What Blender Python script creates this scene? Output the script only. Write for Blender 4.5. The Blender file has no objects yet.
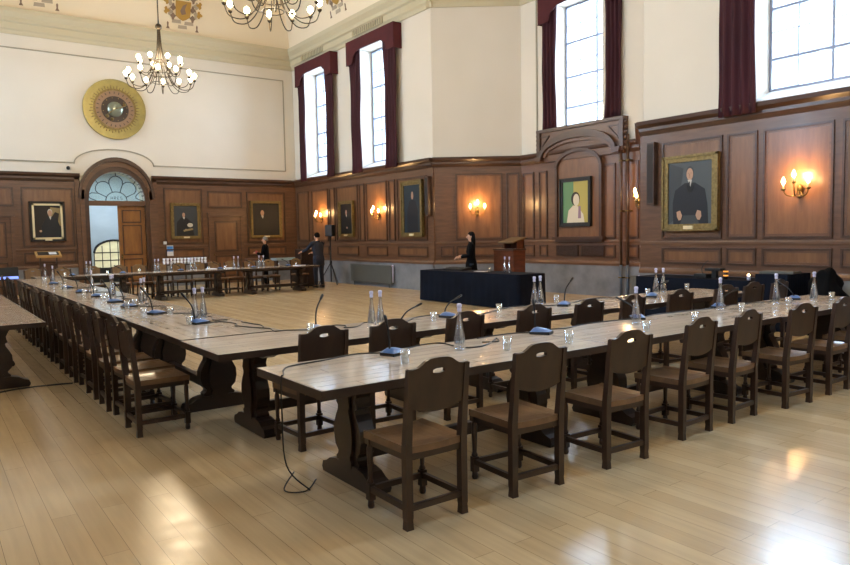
import bpy, bmesh, math, random
from mathutils import Vector, Matrix
random.seed(7)
SC = bpy.context.scene
COL = SC.collection
PI = math.pi

# ------------------------------------------------------------------ camera
H = 1.62
cam_d = bpy.data.cameras.new('camera')
cam = bpy.data.objects.new('camera', cam_d)
COL.objects.link(cam)
RT = Vector((0.80860855, -0.58806036, -0.01836377))
UP = Vector((0.0551699, 0.04471216, 0.99747537))
FW = Vector((0.58575464, 0.80758023, -0.06859787))
m = Matrix.Identity(4)
for i in range(3):
    m[i][0] = RT[i]; m[i][1] = UP[i]; m[i][2] = -FW[i]
m[2][3] = H
cam.matrix_world = m
cam_d.sensor_width = 36.0
cam_d.lens = 695.76 * 36.0 / 850.0
cam_d.clip_end = 200
SC.camera = cam

# ------------------------------------------------------------------ world, exposure, daylight
w = bpy.data.worlds.new('overcast_sky'); SC.world = w; w.use_nodes = True
nt = w.node_tree
bg = nt.nodes['Background']
tc = nt.nodes.new('ShaderNodeTexCoord'); sep = nt.nodes.new('ShaderNodeSeparateXYZ')
rmp = nt.nodes.new('ShaderNodeValToRGB')
rmp.color_ramp.elements[0].position = 0.0; rmp.color_ramp.elements[0].color = (0.55, 0.68, 0.85, 1)
rmp.color_ramp.elements[1].position = 0.5; rmp.color_ramp.elements[1].color = (0.80, 0.90, 1.0, 1)
nt.links.new(tc.outputs['Generated'], sep.inputs[0]); nt.links.new(sep.outputs['Z'], rmp.inputs[0])
nt.links.new(rmp.outputs[0], bg.inputs[0]); bg.inputs[1].default_value = 3.0
SC.view_settings.view_transform = 'Standard'
SC.view_settings.look = 'None'
SC.view_settings.gamma = 1.0
SC.view_settings.exposure = 0.38
SC.view_settings.use_curve_mapping = False

XA, XC, YB, XL, YF = 11.86, 13.87, 24.7, -1.4, -3.0
DAY = (0.64, 0.80, 1.0)
def window_daylight(name, x, y, z, sx, sz, rz, power, color=DAY):
    l = bpy.data.lights.new(name, 'AREA'); l.shape = 'RECTANGLE'; l.size = sx; l.size_y = sz
    l.energy = power; l.color = color; l.spread = math.radians(115)
    o = bpy.data.objects.new(name, l); COL.objects.link(o); o.location = (x, y, z)
    o.rotation_euler = (PI/2-math.radians(6), 0, rz)      # emits along local -Z
    return o
# daylight of the overcast sky right outside each window (right wall windows, bay window, left wall windows)
for yy in (22.87, 18.95, 5.70, 1.79):
    window_daylight('window_daylight', XA+1.3, yy, 5.8, 2.2, 4.2, PI/2, 460)
window_daylight('window_daylight', XC+1.3, 12.33, 6.0, 2.4, 3.8, PI/2, 560)
for yy in (22.87, 18.95, 12.33, 5.70, 1.79):
    window_daylight('window_daylight', XL-1.3, yy, 5.8, 2.2, 4.2, -PI/2, 330)
window_daylight('window_daylight', 5.2, YF-1.0, 5.6, 3.0, 3.6, PI, 300)

# ------------------------------------------------------------------ helpers
def lin(h):
    r = [int(h[i:i+2], 16)/255 for i in (0, 2, 4)]
    return tuple((c/12.92 if c <= .04045 else ((c+.055)/1.055)**2.4) for c in r) + (1,)

def mat(name, col, rough=.5, metal=0, emis=None, estr=0, spec=.5, coat=0, noise=None, bump=None, coords='Object'):
    """noise = (other colour, scale (x,y,z), detail) mixes two tones; bump = (strength, scale)"""
    m = bpy.data.materials.new(name); m.use_nodes = True
    n = m.node_tree.nodes; L = m.node_tree.links; b = n['Principled BSDF']
    c = lin(col) if isinstance(col, str) else col
    b.inputs['Base Color'].default_value = c
    b.inputs['Roughness'].default_value = rough
    b.inputs['Metallic'].default_value = metal
    b.inputs['Specular IOR Level'].default_value = spec
    b.inputs['Coat Weight'].default_value = coat
    b.inputs['Coat Roughness'].default_value = .15
    t = n.new('ShaderNodeTexCoord')
    if noise:
        c2, sc, det = noise
        mp = n.new('ShaderNodeMapping'); mp.inputs['Scale'].default_value = sc
        nz = n.new('ShaderNodeTexNoise'); nz.inputs['Scale'].default_value = 1; nz.inputs['Detail'].default_value = det
        nz.inputs['Roughness'].default_value = .6
        cr = n.new('ShaderNodeValToRGB')
        cr.color_ramp.elements[0].position = .3; cr.color_ramp.elements[0].color = c
        cr.color_ramp.elements[1].position = .7; cr.color_ramp.elements[1].color = lin(c2) if isinstance(c2, str) else c2
        L.new(t.outputs[coords], mp.inputs[0]); L.new(mp.outputs[0], nz.inputs['Vector'])
        L.new(nz.outputs['Fac'], cr.inputs[0]); L.new(cr.outputs[0], b.inputs['Base Color'])
    if bump:
        nb = n.new('ShaderNodeTexNoise'); nb.inputs['Scale'].default_value = bump[1]
        bp = n.new('ShaderNodeBump'); bp.inputs['Strength'].default_value = bump[0]; bp.inputs['Distance'].default_value = .01
        L.new(t.outputs[coords], nb.inputs['Vector']); L.new(nb.outputs['Fac'], bp.inputs['Height']); L.new(bp.outputs[0], b.inputs['Normal'])
    if emis:
        b.inputs['Emission Color'].default_value = lin(emis) if isinstance(emis, str) else emis
        b.inputs['Emission Strength'].default_value = estr
    return m

def glass_mat(name, tint, gloss=.12, alpha_col=(1, 1, 1, 1)):
    m = bpy.data.materials.new(name); m.use_nodes = True
    n = m.node_tree.nodes; L = m.node_tree.links; n.remove(n['Principled BSDF'])
    tr = n.new('ShaderNodeBsdfTransparent'); tr.inputs[0].default_value = tint
    gl = n.new('ShaderNodeBsdfGlossy'); gl.inputs['Roughness'].default_value = .05; gl.inputs[0].default_value = (1, 1, 1, 1)
    lw = n.new('ShaderNodeLayerWeight'); lw.inputs[0].default_value = .35
    mm = n.new('ShaderNodeMath'); mm.operation = 'MULTIPLY_ADD'; mm.inputs[1].default_value = .55; mm.inputs[2].default_value = gloss
    mx = n.new('ShaderNodeMixShader')
    L.new(lw.outputs['Facing'], mm.inputs[0]); L.new(mm.outputs[0], mx.inputs[0])
    L.new(tr.outputs[0], mx.inputs[1]); L.new(gl.outputs[0], mx.inputs[2])
    L.new(mx.outputs[0], n['Material Output'].inputs[0])
    return m

def plank_mat(name, c1, c2, c3, w, ln, rough, along='Y', gap=.003, coat=0):
    m = bpy.data.materials.new(name); m.use_nodes = True
    n = m.node_tree.nodes; L = m.node_tree.links; b = n['Principled BSDF']
    t = n.new('ShaderNodeTexCoord'); mp = n.new('ShaderNodeMapping')
    if along == 'Y': mp.inputs['Rotation'].default_value = (0, 0, PI/2)
    br = n.new('ShaderNodeTexBrick'); br.inputs['Scale'].default_value = 1
    br.inputs['Brick Width'].default_value = ln; br.inputs['Row Height'].default_value = w
    br.inputs['Mortar Size'].default_value = gap; br.inputs['Mortar Smooth'].default_value = .3; br.offset = .37; br.offset_frequency = 2
    br.inputs['Color1'].default_value = lin(c1); br.inputs['Color2'].default_value = lin(c2); br.inputs['Mortar'].default_value = lin(c3)
    nz = n.new('ShaderNodeTexNoise'); nz.inputs['Scale'].default_value = 1; nz.inputs['Detail'].default_value = 5
    m2 = n.new('ShaderNodeMapping'); m2.inputs['Scale'].default_value = (22, 1.2, 1) if along == 'Y' else (1.2, 22, 1)
    n2 = n.new('ShaderNodeTexNoise'); n2.inputs['Scale'].default_value = .7; n2.inputs['Detail'].default_value = 3
    mr = n.new('ShaderNodeMapRange'); mr.inputs[1].default_value = .3; mr.inputs[2].default_value = .7; mr.inputs[3].default_value = .90; mr.inputs[4].default_value = 1.06
    mr2 = n.new('ShaderNodeMapRange'); mr2.inputs[1].default_value = .35; mr2.inputs[2].default_value = .65; mr2.inputs[3].default_value = rough-.02; mr2.inputs[4].default_value = rough+.03
    mx = n.new('ShaderNodeMix'); mx.data_type = 'RGBA'; mx.blend_type = 'MULTIPLY'; mx.inputs[0].default_value = 1
    L.new(t.outputs['Object'], mp.inputs[0]); L.new(mp.outputs[0], br.inputs['Vector'])
    L.new(t.outputs['Object'], m2.inputs[0]); L.new(m2.outputs[0], nz.inputs['Vector']); L.new(t.outputs['Object'], n2.inputs['Vector'])
    L.new(nz.outputs['Fac'], mr.inputs[0]); L.new(br.outputs['Color'], mx.inputs[6]); L.new(mr.outputs[0], mx.inputs[7])
    L.new(mx.outputs[2], b.inputs['Base Color'])
    L.new(n2.outputs['Fac'], mr2.inputs[0]); L.new(mr2.outputs[0], b.inputs['Roughness'])
    bp = n.new('ShaderNodeBump'); bp.inputs['Strength'].default_value = .18; bp.inputs['Distance'].default_value = .003
    n2.inputs['Scale'].default_value = 7; n2.inputs['Detail'].default_value = 1
    L.new(n2.outputs['Fac'], bp.inputs['Height']); L.new(bp.outputs[0], b.inputs['Normal'])
    b.inputs['Coat Weight'].default_value = coat; b.inputs['Coat Roughness'].default_value = .12
    b.inputs['Specular IOR Level'].default_value = .42
    return m

M = {}
M['plaster'] = mat('cream_plaster', 'd8cfbf', .8, noise=('d2c9b8', (.5, .5, .5), 2))
M['plaster_dim'] = mat('stone_coloured_cornice', 'bfb496', .8)
M['vault'] = mat('vault_plaster', 'e2d4ba', .85)
M['white'] = mat('white_paint', 'e6e9ee', .6)
M['line'] = mat('grey_moulding', '9d9682', .7)
M['panel'] = mat('oak_panelling', '563b29', .34, noise=('6b4b34', (2, 2, 14), 4), coat=.15)
M['field'] = mat('oak_panel_field', '65442c', .32, noise=('805939', (9, 9, 1.3), 5), coat=.2)
M['trimwood'] = mat('dark_oak_moulding', '3d291e', .33, noise=('4d3425', (3, 3, 10), 3), coat=.15)
M['stone'] = mat('grey_stone_plinth', '5f6268', .45, noise=('85878b', (1.6, 1.6, 1.6), 8))
M['floor'] = plank_mat('maple_floorboards', 'c8b08a', 'bba27c', '7c684c', .135, 1.9, .21, 'Y', .0016)
M['darkoak'] = mat('dark_oak', '22150f', .36, noise=('301e15', (6, 6, 20), 4), coat=.15)
M['chairback'] = mat('chair_oak', '2a1a12', .36, noise=('3b271a', (12, 12, 4), 4), coat=.1)
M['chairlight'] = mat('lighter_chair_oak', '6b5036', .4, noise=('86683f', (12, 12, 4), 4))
M['seat'] = mat('worn_leather_seat', '553c2a', .3, noise=('7e5f40', (5, 5, 5), 4), coat=.3)
M['tabletop'] = plank_mat('table_oak', 'c2b2a0', 'b5a592', '75604c', .115, 2.6, .17, 'X', .0015, coat=.25)
M['tableedge'] = mat('table_dark_edge', '28190f', .4, noise=('38251a', (4, 4, 12), 3))
M['curtain'] = mat('maroon_velvet', '300913', .85, noise=('3e0e19', (3, 3, 1), 2))
M['pelmet'] = mat('maroon_pelmet', '430f15', .85, noise=('50151b', (3, 3, 3), 2))
M['glass'] = glass_mat('window_glass', (.93, .97, 1, 1), .04)
M['bar'] = mat('grey_glazing_bar', '8d94a8', .5)
M['bottle'] = glass_mat('bottle_glass', (.88, .92, .98, 1), .34)
M['tumbler'] = glass_mat('tumbler_glass', (.90, .94, .98, 1), .12)
M['cap'] = mat('white_bottle_cap', 'c4c2dc', .4)
M['water'] = glass_mat('water', (.80, .89, .97, 1), .05)
M['micblue'] = mat('blue_grey_plastic', '40659a', .35)
M['black'] = mat('black_plastic', '0d0e10', .45)
M['cable'] = mat('black_cable', '15120f', .5)
M['gold'] = mat('gilt_frame', '8c7748', .42, .5, noise=('66552f', (20, 20, 20), 3), bump=(.6, 40))
M['gold2'] = mat('dull_gold_leaf', '8e8150', .42, .45, noise=('a29558', (4, 4, 4), 4))
M['brass'] = mat('aged_brass', '6d5a33', .35, .8)
M['iron'] = mat('dark_bronze', '3c3222', .45, .6)
M['bulb'] = mat('warm_bulb', 'ffe2a8', .4, emis=(1, .80, .48, 1), estr=22)
M['flame'] = mat('sconce_bulb', 'ffd890', .4, emis=(1, .66, .28, 1), estr=26)
M['cream'] = mat('candle_sleeve', 'd8c9a0', .6)
M['blackcloth'] = mat('black_table_drape', '060b17', .85, spec=.15, noise=('0b1322', (2, 2, 2), 2))
M['navy'] = mat('navy_suit', '111728', .8)
M['blackfab'] = mat('black_clothing', '08090c', .9, spec=.15)
M['teal'] = mat('dark_blue_denim', '182433', .85)
M['skin'] = mat('skin', 'c99b80', .55)
M['hair_d'] = mat('dark_hair', '0c0806', .8, spec=.15)
M['hair_g'] = mat('grey_hair', '77706a', .7)
M['lectern'] = mat('red_brown_oak', '4d2818', .3, noise=('6a3a22', (3, 3, 14), 4), coat=.3)
M['lightoak'] = mat('light_oak', 'a07a42', .4, noise=('b78d50', (3, 12, 3), 3))
M['door'] = mat('oak_door', '7d5129', .35, noise=('96652f', (8, 8, 1.5), 4), coat=.2)
M['radiator'] = mat('grey_radiator', '575853', .5)
M['pipe'] = mat('blue_grey_pipe', '4a5563', .4, .3)
M['grille'] = mat('dark_grille', '241a14', .6)
M['vent'] = mat('vent_grille', '928a70', .7)
M['paper'] = mat('white_paper', 'd8d8d8', .7)
M['blue'] = mat('blue_print', '3f7fc4', .6)
M['screen'] = mat('lit_screen', '2c3fa0', .3, emis=(.25, .35, 1, 1), estr=1.2)
M['amber'] = mat('amber_reflector', 'd07a20', .4, emis=(1, .42, .08, 1), estr=.8)
M['lead'] = mat('lead_came', '1c2026', .5)
M['fanglass'] = glass_mat('fanlight_glass', (.80, .88, .86, 1), .10)
M['corr'] = mat('corridor_paint', 'b9c6d0', .8, noise=('a8b6c0', (.8, .8, 1.6), 3))
M['yellowglass'] = mat('daylight_glow_glass', '8a8450', .5, noise=('c8c4a0', (1.5, 1.5, 2.5), 2), emis=(.74, .68, .46, 1), estr=.5)  # bright daylight view outside is put into the pane as its own glow

class MB:
    """collects shapes (each with its own material) into one mesh"""
    def __init__(s): s.v = []; s.f = []; s.mi = []; s.mats = []; s.sm = []; s.cur = 0; s.smooth = False
    def use(s, m, smooth=False):
        if m not in s.mats: s.mats.append(m)
        s.cur = s.mats.index(m); s.smooth = smooth; return s
    def add(s, vs, fs, smooth=None):
        o = len(s.v); s.v += [tuple(p) for p in vs]
        for f in fs: s.f.append([o+i for i in f]); s.mi.append(s.cur); s.sm.append(s.smooth if smooth is None else smooth)
        return s
    def box(s, x0, x1, y0, y1, z0, z1):
        v = [(x, y, z) for z in (z0, z1) for y in (y0, y1) for x in (x0, x1)]
        return s.add(v, [(0, 2, 3, 1), (4, 5, 7, 6), (0, 1, 5, 4), (2, 6, 7, 3), (0, 4, 6, 2), (1, 3, 7, 5)], False)
    def bbox(s, x0, x1, y0, y1, z0, z1, b=.006):
        """box with bevelled edges"""
        bm = bmesh.new(); bmesh.ops.create_cube(bm, size=1)
        for q in bm.verts:
            q.co = Vector(((x0+x1)/2+q.co.x*(x1-x0), (y0+y1)/2+q.co.y*(y1-y0), (z0+z1)/2+q.co.z*(z1-z0)))
        bmesh.ops.bevel(bm, geom=bm.edges[:]+bm.verts[:], offset=b, segments=2, profile=.6, affect='EDGES')
        bm.verts.index_update()
        s.add([q.co[:] for q in bm.verts], [[q.index for q in f.verts] for f in bm.faces], False); bm.free(); return s
    def prism(s, pts, a, b, ax='x'):
        """polygon pts (2D) extruded from a to b along ax. pts are (y,z) for x, (x,z) for y, (x,y) for z"""
        n = len(pts)
        mk = {'x': lambda p, t: (t, p[0], p[1]), 'y': lambda p, t: (p[0], t, p[1]), 'z': lambda p, t: (p[0], p[1], t)}[ax]
        v = [mk(p, a) for p in pts]+[mk(p, b) for p in pts]
        f = [list(range(n))[::-1], [n+i for i in range(n)]]+[(i, (i+1) % n, n+(i+1) % n, n+i) for i in range(n)]
        return s.add(v, f, False)
    def plate(s, V, F, a, b, ax='y'):
        """planar cells extruded from a to b; keeps holes"""
        mk = {'x': lambda p, t: (t, p[0], p[1]), 'y': lambda p, t: (p[0], t, p[1]), 'z': lambda p, t: (p[0], p[1], t)}[ax]
        n = len(V); v = [mk(p, a) for p in V]+[mk(p, b) for p in V]
        f = [list(c)[::-1] for c in F]+[[n+i for i in c] for c in F]
        cnt = {}
        for c in F:
            for i in range(len(c)):
                e = (c[i], c[(i+1) % len(c)]); cnt[frozenset(e)] = cnt.get(frozenset(e), [])+[e]
        for e in cnt.values():
            if len(e) == 1: i, j = e[0]; f.append((i, j, n+j, n+i))
        return s.add(v, f, False)
    def lathe(s, prof, n=16, c=(0, 0, 0), sx=1, sy=1):
        v = []; f = []; k = len(prof)
        for r, z in prof:
            for i in range(n):
                a = 2*PI*i/n; v.append((c[0]+r*math.cos(a)*sx, c[1]+r*math.sin(a)*sy, c[2]+z))
        for j in range(k-1):
            for i in range(n): f.append((j*n+i, j*n+(i+1) % n, (j+1)*n+(i+1) % n, (j+1)*n+i))
        if prof[0][0] > 1e-5: f.append(list(range(n))[::-1])
        if prof[-1][0] > 1e-5: f.append([(k-1)*n+i for i in range(n)])
        return s.add(v, f, True)
    def tube(s, P, r, n=6, closed=False):
        """tube along points; r a number or list"""
        P = [Vector(p) for p in P]; k = len(P); R = r if isinstance(r, (list, tuple)) else [r]*k
        v = []; f = []; ref = None
        for i, p in enumerate(P):
            a = P[(i-1) % k] if (closed or i > 0) else p; b = P[(i+1) % k] if (closed or i < k-1) else p
            t = (b-a).normalized()
            if ref is None:
                ref = Vector((0, 0, 1)) if abs(t.z) < .9 else Vector((1, 0, 0))
            u = (ref-t*ref.dot(t))
            if u.length < 1e-4: u = t.orthogonal()
            u.normalize(); ref = u; q = t.cross(u)
            for j in range(n):
                g = 2*PI*j/n; v.append(p+(u*math.cos(g)+q*math.sin(g))*R[i])
        m_ = k if closed else k-1
        for i in range(m_):
            for j in range(n):
                i2 = (i+1) % k; f.append((i*n+j, i*n+(j+1) % n, i2*n+(j+1) % n, i2*n+j))
        if not closed: f.append(list(range(n))[::-1]); f.append([(k-1)*n+j for j in range(n)])
        return s.add(v, f, True)
    def ball(s, c, r, n=12, m=8, sz=1):
        return s.lathe([(r*math.sin(PI*j/m) if 0 < j < m else 1e-6, -r*sz*math.cos(PI*j/m)) for j in range(m+1)], n, c)
    def build(s, name, parent=None, loc=(0, 0, 0), rz=0, normals=True):
        me = bpy.data.meshes.new(name); me.from_pydata(s.v, [], s.f)
        for m_ in s.mats: me.materials.append(m_)
        for p, i, q in zip(me.polygons, s.mi, s.sm): p.material_index = i; p.use_smooth = q
        if normals:
            bm = bmesh.new(); bm.from_mesh(me); bmesh.ops.recalc_face_normals(bm, faces=bm.faces[:]); bm.to_mesh(me); bm.free()
        me.update()
        o = bpy.data.objects.new(name, me); COL.objects.link(o)
        o.parent = parent; o.location = loc; o.rotation_euler = (0, 0, rz)
        return o

def tag(o, label, cat, group=None):
    o['label'] = label; o['category'] = cat
    if group: o['group'] = group
    return o
def thing(name, label, cat, loc=(0, 0, 0), rz=0, group=None):
    o = bpy.data.objects.new(name, None); o.empty_display_size = .1; COL.objects.link(o)
    o.location = loc; o.rotation_euler = (0, 0, rz)
    return tag(o, label, cat, group)
def struct(o): o['kind'] = 'structure'; return o
def dup(root, loc, rz, label, group=None):
    r = root.copy(); COL.objects.link(r); r.location = loc; r.rotation_euler = (0, 0, rz); r['label'] = label
    if group: r['group'] = group
    for ch in list(root.children):
        c = ch.copy(); COL.objects.link(c); c.parent = r
        for g in list(ch.children):
            d = g.copy(); COL.objects.link(d); d.parent = c
    return r
def spline(P, k=6):
    P = [Vector(p) for p in P]; out = []
    for i in range(len(P)-1):
        p0 = P[max(i-1, 0)]; p1 = P[i]; p2 = P[i+1]; p3 = P[min(i+2, len(P)-1)]
        for j in range(k):
            t = j/k; out.append(.5*((2*p1)+(p2-p0)*t+(2*p0-5*p1+4*p2-p3)*t*t+(3*p1-p0-3*p2+p3)*t**3))
    out.append(P[-1]); return out
ORD = ['first', 'second', 'third', 'fourth', 'fifth', 'sixth', 'seventh', 'eighth', 'ninth', 'tenth', 'eleventh', 'twelfth', 'thirteenth', 'fourteenth', 'fifteenth', 'sixteenth', 'seventeenth', 'eighteenth', 'nineteenth', 'twentieth']

# wall frames: origin = left end seen from the room, local x to the viewer's right, local -y into the room
class Frame:
    def __init__(s, o, e):
        s.o = Vector((o[0], o[1], 0)); d = Vector((e[0]-o[0], e[1]-o[1], 0)); s.L = d.length; s.x = d.normalized()
        s.rz = math.atan2(d.y, d.x); s.n = Vector((s.x.y, -s.x.x, 0))
    def at(s, u, out=0, z=0): p = s.o+s.x*u+s.n*out; return (p.x, p.y, z)
FB = Frame((XL, YB), (XA, YB))
FA = Frame((XA, YB), (XA, 15.86))
FBC = Frame((XA, 15.86), (XC, 14.37))
FC = Frame((XC, 14.37), (XC, 10.30))
FCD = Frame((XC, 10.30), (XA, 8.80))
FD = Frame((XA, 8.80), (XA, YF))
FF = Frame((XA, YF), (XL, YF))
FL = Frame((XL, YF), (XL, YB))

# ------------------------------------------------------------------ room shell
def wall_cells(L, z0, z1, ops):
    us = sorted({0, L}|{a for o in ops for a in (o[0], o[1])}); zs = sorted({z0, z1}|{a for o in ops for a in (o[2], o[3])})
    V = []; idx = {}
    for i, u in enumerate(us):
        for j, z in enumerate(zs): idx[i, j] = len(V); V.append((u, z))
    F = []
    for i in range(len(us)-1):
        for j in range(len(zs)-1):
            uc = (us[i]+us[i+1])/2; zc = (zs[j]+zs[j+1])/2
            if any(o[0] < uc < o[1] and o[2] < zc < o[3] for o in ops): continue
            F.append((idx[i, j], idx[i+1, j], idx[i+1, j+1], idx[i, j+1]))
    return V, F
ZT = 8.65
WT = .62     # wall thickness
def wall(name, fr, ops=(), z0=0, z1=ZT):
    b = MB().use(M['plaster']); V, F = wall_cells(fr.L, z0, z1, ops); b.plate(V, F, 0, WT, 'y')
    return struct(b.build(name, None, fr.at(0), fr.rz))

WZ0, WZ1 = 3.80, 7.62
winA = [(24.7-23.72, 24.7-22.02), (24.7-19.78, 24.7-18.12)]
winD = [(8.8-6.53, 8.8-4.87), (8.8-2.64, 8.8-.94)]
winC = [(14.37-13.16, 14.37-11.50)]
winL = [(y-.85-YF, y+.85-YF) for y in (1.79, 5.70, 12.33, 18.95, 22.87)]
winF = [(XA-5.2-1.4, XA-5.2+1.4)]
DX0, DX1 = 4.50, 6.28
DXC = 5.39
wall('wall_right_far', FA, [(a, b, WZ0, WZ1) for a, b in winA])
wall('wall_bay_left', FBC)
wall('wall_bay_back', FC, [(a, b, 4.38, WZ1) for a, b in winC])
wall('wall_bay_right', FCD)
wall('wall_right_near', FD, [(a, b, WZ0, WZ1) for a, b in winD])
wall('wall_left', FL, [(a, b, WZ0, WZ1) for a, b in winL])
wall('wall_front', FF, [(a, b, 3.9, 7.4) for a, b in winF])
# back wall with the arched doorway
HWI, ZSP, ZAP = .87, 2.95, 3.87
def arch(hw, zs, za, n=20, c=DXC): return [(c+hw*math.cos(PI-PI*i/n), zs+(za-zs)*math.sin(PI*i/n)) for i in range(n+1)]
b = MB().use(M['plaster'])
pts = [(XL, 0), (DXC-HWI, 0)]+arch(HWI, ZSP, ZAP)+[(DXC+HWI, 0), (XA, 0), (XA, ZT), (XL, ZT)]
A_ = arch(HWI, ZSP, ZAP); V = []; F = []
def q4(*p):
    i = len(V); V.extend(p); F.append((i, i+1, i+2, i+3))
q4((XL, 0), (DXC-HWI, 0), (DXC-HWI, ZT), (XL, ZT)); q4((DXC+HWI, 0), (XA, 0), (XA, ZT), (DXC+HWI, ZT))
for i in range(20): q4(A_[i], A_[i+1], (A_[i+1][0], ZT), (A_[i][0], ZT))
b.plate(V, F, 0, WT, 'y'); o = b.build('wall_back', None, (0, YB, 0), 0); struct(o)

b = MB().use(M['floor']); b.box(XL-1, XC+1, YF-1, YB+6, -.1, 0); struct(b.build('floor'))

# vaulted ceiling: coved on all sides above the cornice, flat in the middle, low flat piece over the bay
def cove(s):   # s 0..1 -> (inward, z)
    t = s*PI/2; return .20+2.3*(1-math.cos(t)), 8.6+2.6*math.sin(t)
b = MB().use(M['vault'], True); N = 14; V = []; F = []
for j in range(N+1):
    d, z = cove(j/N)
    V += [(XL+d, YF+d, z), (XA-d, YF+d, z), (XA-d, YB-d, z), (XL+d, YB-d, z)]
for j in range(N):
    for k in range(4): F.append((4*j+k, 4*j+(k+1) % 4, 4*j+4+(k+1) % 4, 4*j+4+k))
F.append((4*N, 4*N+1, 4*N+2, 4*N+3))
me = bpy.data.meshes.new('ceiling')
# separate vertices per side so the corners stay crisp
V2 = []; F2 = []
for f in F: i = len(V2); V2 += [V[a] for a in f]; F2.append(tuple(range(i, i+4)))
me.from_pydata(V2, [], F2); me.materials.append(M['vault'])
bm = bmesh.new(); bm.from_mesh(me)
for k in range(4):
    vs = {v for f in list(bm.faces)[:4*N] if f.index % 4 == k for v in f.verts}
    bmesh.ops.remove_doubles(bm, verts=list(vs), dist=1e-4)
bm.to_mesh(me); bm.free()
for p in me.polygons: p.use_smooth = True
o = bpy.data.objects.new('ceiling', me); COL.objects.link(o); struct(o)
b = MB().use(M['vault']); b.box(XA-.25, XC+.6, 8.0, 16.7, 8.62, 8.8); struct(b.build('ceiling'))

# plaster cornice, an extrusion along every wall
CP = [(0, 7.90), (-.05, 7.90), (-.07, 8.0), (-.12, 8.05), (-.13, 8.22), (-.19, 8.26), (-.20, 8.36), (-.30, 8.50), (-.32, 8.62), (0, 8.62)]
def cornice(idx, fr, prof, m_, e0=0, e1=0, name='trim'):
    b = MB().use(m_); b.prism(prof, -e0, fr.L+e1, 'x'); return struct(b.build('%s_%d' % (name, idx), None, fr.at(0), fr.rz))
for i, (fr, e0, e1) in enumerate(((FB, 0, 0), (FA, 0, .12), (FBC, .12, 0), (FC, 0, 0), (FCD, 0, .12), (FD, .12, 0), (FF, 0, 0), (FL, 0, 0))):
    cornice(i+1, fr, CP, M['plaster_dim'], e0, e1)

# wall mouldings on the back wall: one big frame that arches over the door
b = MB().use(M['line'])
def strip(b, P, w=.035, d=.03, y0=0):
    """moulding strip along a polyline P in (x,z)"""
    for (x0, z0), (x1, z1) in zip(P[:-1], P[1:]):
        dx, dz = x1-x0, z1-z0; l = math.hypot(dx, dz); nx, nz = -dz/l*w/2, dx/l*w/2; ex, ez = dx/l*w*.2, dz/l*w*.2
        b.prism([(x0+nx-ex, z0+nz-ez), (x0-nx-ex, z0-nz-ez), (x1-nx+ex, z1-nz+ez), (x1+nx+ex, z1+nz+ez)], y0-d, y0, 'y')
top = 7.50; low = 4.12
P = [(XL+.4, top), (11.45, top), (11.45, low), (6.62, low)]
P += [(DXC+(1.23)*math.cos(t), low-.02+.50*math.sin(t)) for t in [PI*i/16 for i in range(0, 17)]]
P += [(4.16, low), (XL+.4, low), (XL+.4, top)]
strip(b, P); struct(b.build('trim_9', None, (0, YB, 0)))
# fine vertical bead in the bay beside the left curtain
b = MB().use(M['line']); b.box(.60, .64, -.03, 0, 3.8, 7.9); struct(b.build('trim_10', None, FC.at(0), FC.rz))

# ------------------------------------------------------------------ oak panelling
WC = [(0, 3.50), (-.06, 3.50), (-.08, 3.55), (-.10, 3.58), (-.10, 3.64), (-.15, 3.68), (-.17, 3.70), (-.18, 3.77), (0, 3.77)]
RAILP = [(0, 1.33), (-.048, 1.33), (-.054, 1.35), (-.054, 1.39), (-.048, 1.41), (0, 1.41)]
SKP = [(0, .77), (-.085, .77), (-.085, .82), (-.055, .86), (-.05, .88), (0, .88)]
def panels(name, fr, L0, L1, ps, prof=WC, gaps=(), e0=0, e1=0, base=True):
    """ps: (u0,u1,z0,z1) panel fields. gaps: (u0,u1) spans left free for a doorway"""
    b = MB(); spans = []; u = L0-e0
    for g0, g1 in sorted(gaps): spans.append((u, g0)); u = g1
    spans.append((u, L1+e1))
    for a, c in spans:
        b.use(M['panel']); b.box(a, c, -.04, 0, .77, 3.52)
        b.use(M['trimwood']); b.prism(prof, a, c, 'x'); b.use(M['panel']); b.prism(RAILP, a, c, 'x'); b.prism(SKP, a, c, 'x')
    for (x0, x1, z0, z1) in ps:
        b.use(M['trimwood']); t = .035
        for (a, c, d, e) in ((x0, x1, z0, z0+t), (x0, x1, z1-t, z1), (x0, x0+t, z0+t, z1-t), (x1-t, x1, z0+t, z1-t)):
            b.box(a, c, -.075, -.04, d, e)
        b.use(M['panel']); t2 = .075
        for (a, c, d, e) in ((x0+t, x1-t, z0+t, z0+t2), (x0+t, x1-t, z1-t2, z1-t), (x0+t, x0+t2, z0+t2, z1-t2), (x1-t2, x1-t, z0+t2, z1-t2)):
            b.box(a, c, -.052, -.04, d, e)
        b.use(M['field']); b.box(x0+t2, x1-t2, -.046, -.04, z0+t2, z1-t2)
    return struct(b.build(name, None, fr.at(0), fr.rz))
def plinth(name, fr, L0, L1, e0=0, e1=0):
    b = MB().use(M['stone']); b.box(L0-e0, L1+e1, -.07, 0, 0, .77)
    return struct(b.build(name, None, fr.at(0), fr.rz))
ZP0, ZP1, ZL0, ZL1 = 1.45, 3.31, .97, 1.28
def yA(*y): return [24.7-t for t in y]
pA = []
for y0, y1 in ((24.45, 23.55), (23.28, 22.04), (21.42, 19.98), (19.42, 18.22), (17.62, 16.10)):
    pA += [(24.7-y0, 24.7-y1, ZP0, ZP1), (24.7-y0, 24.7-y1, ZL0, ZL1)]
for y0, y1 in ((21.92, 21.55), (19.86, 19.55), (18.10, 17.76)): pA.append((24.7-y0, 24.7-y1, ZP0, ZP1))
panels('trim_11', FA, 0, FA.L, pA, e1=.05)
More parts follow.
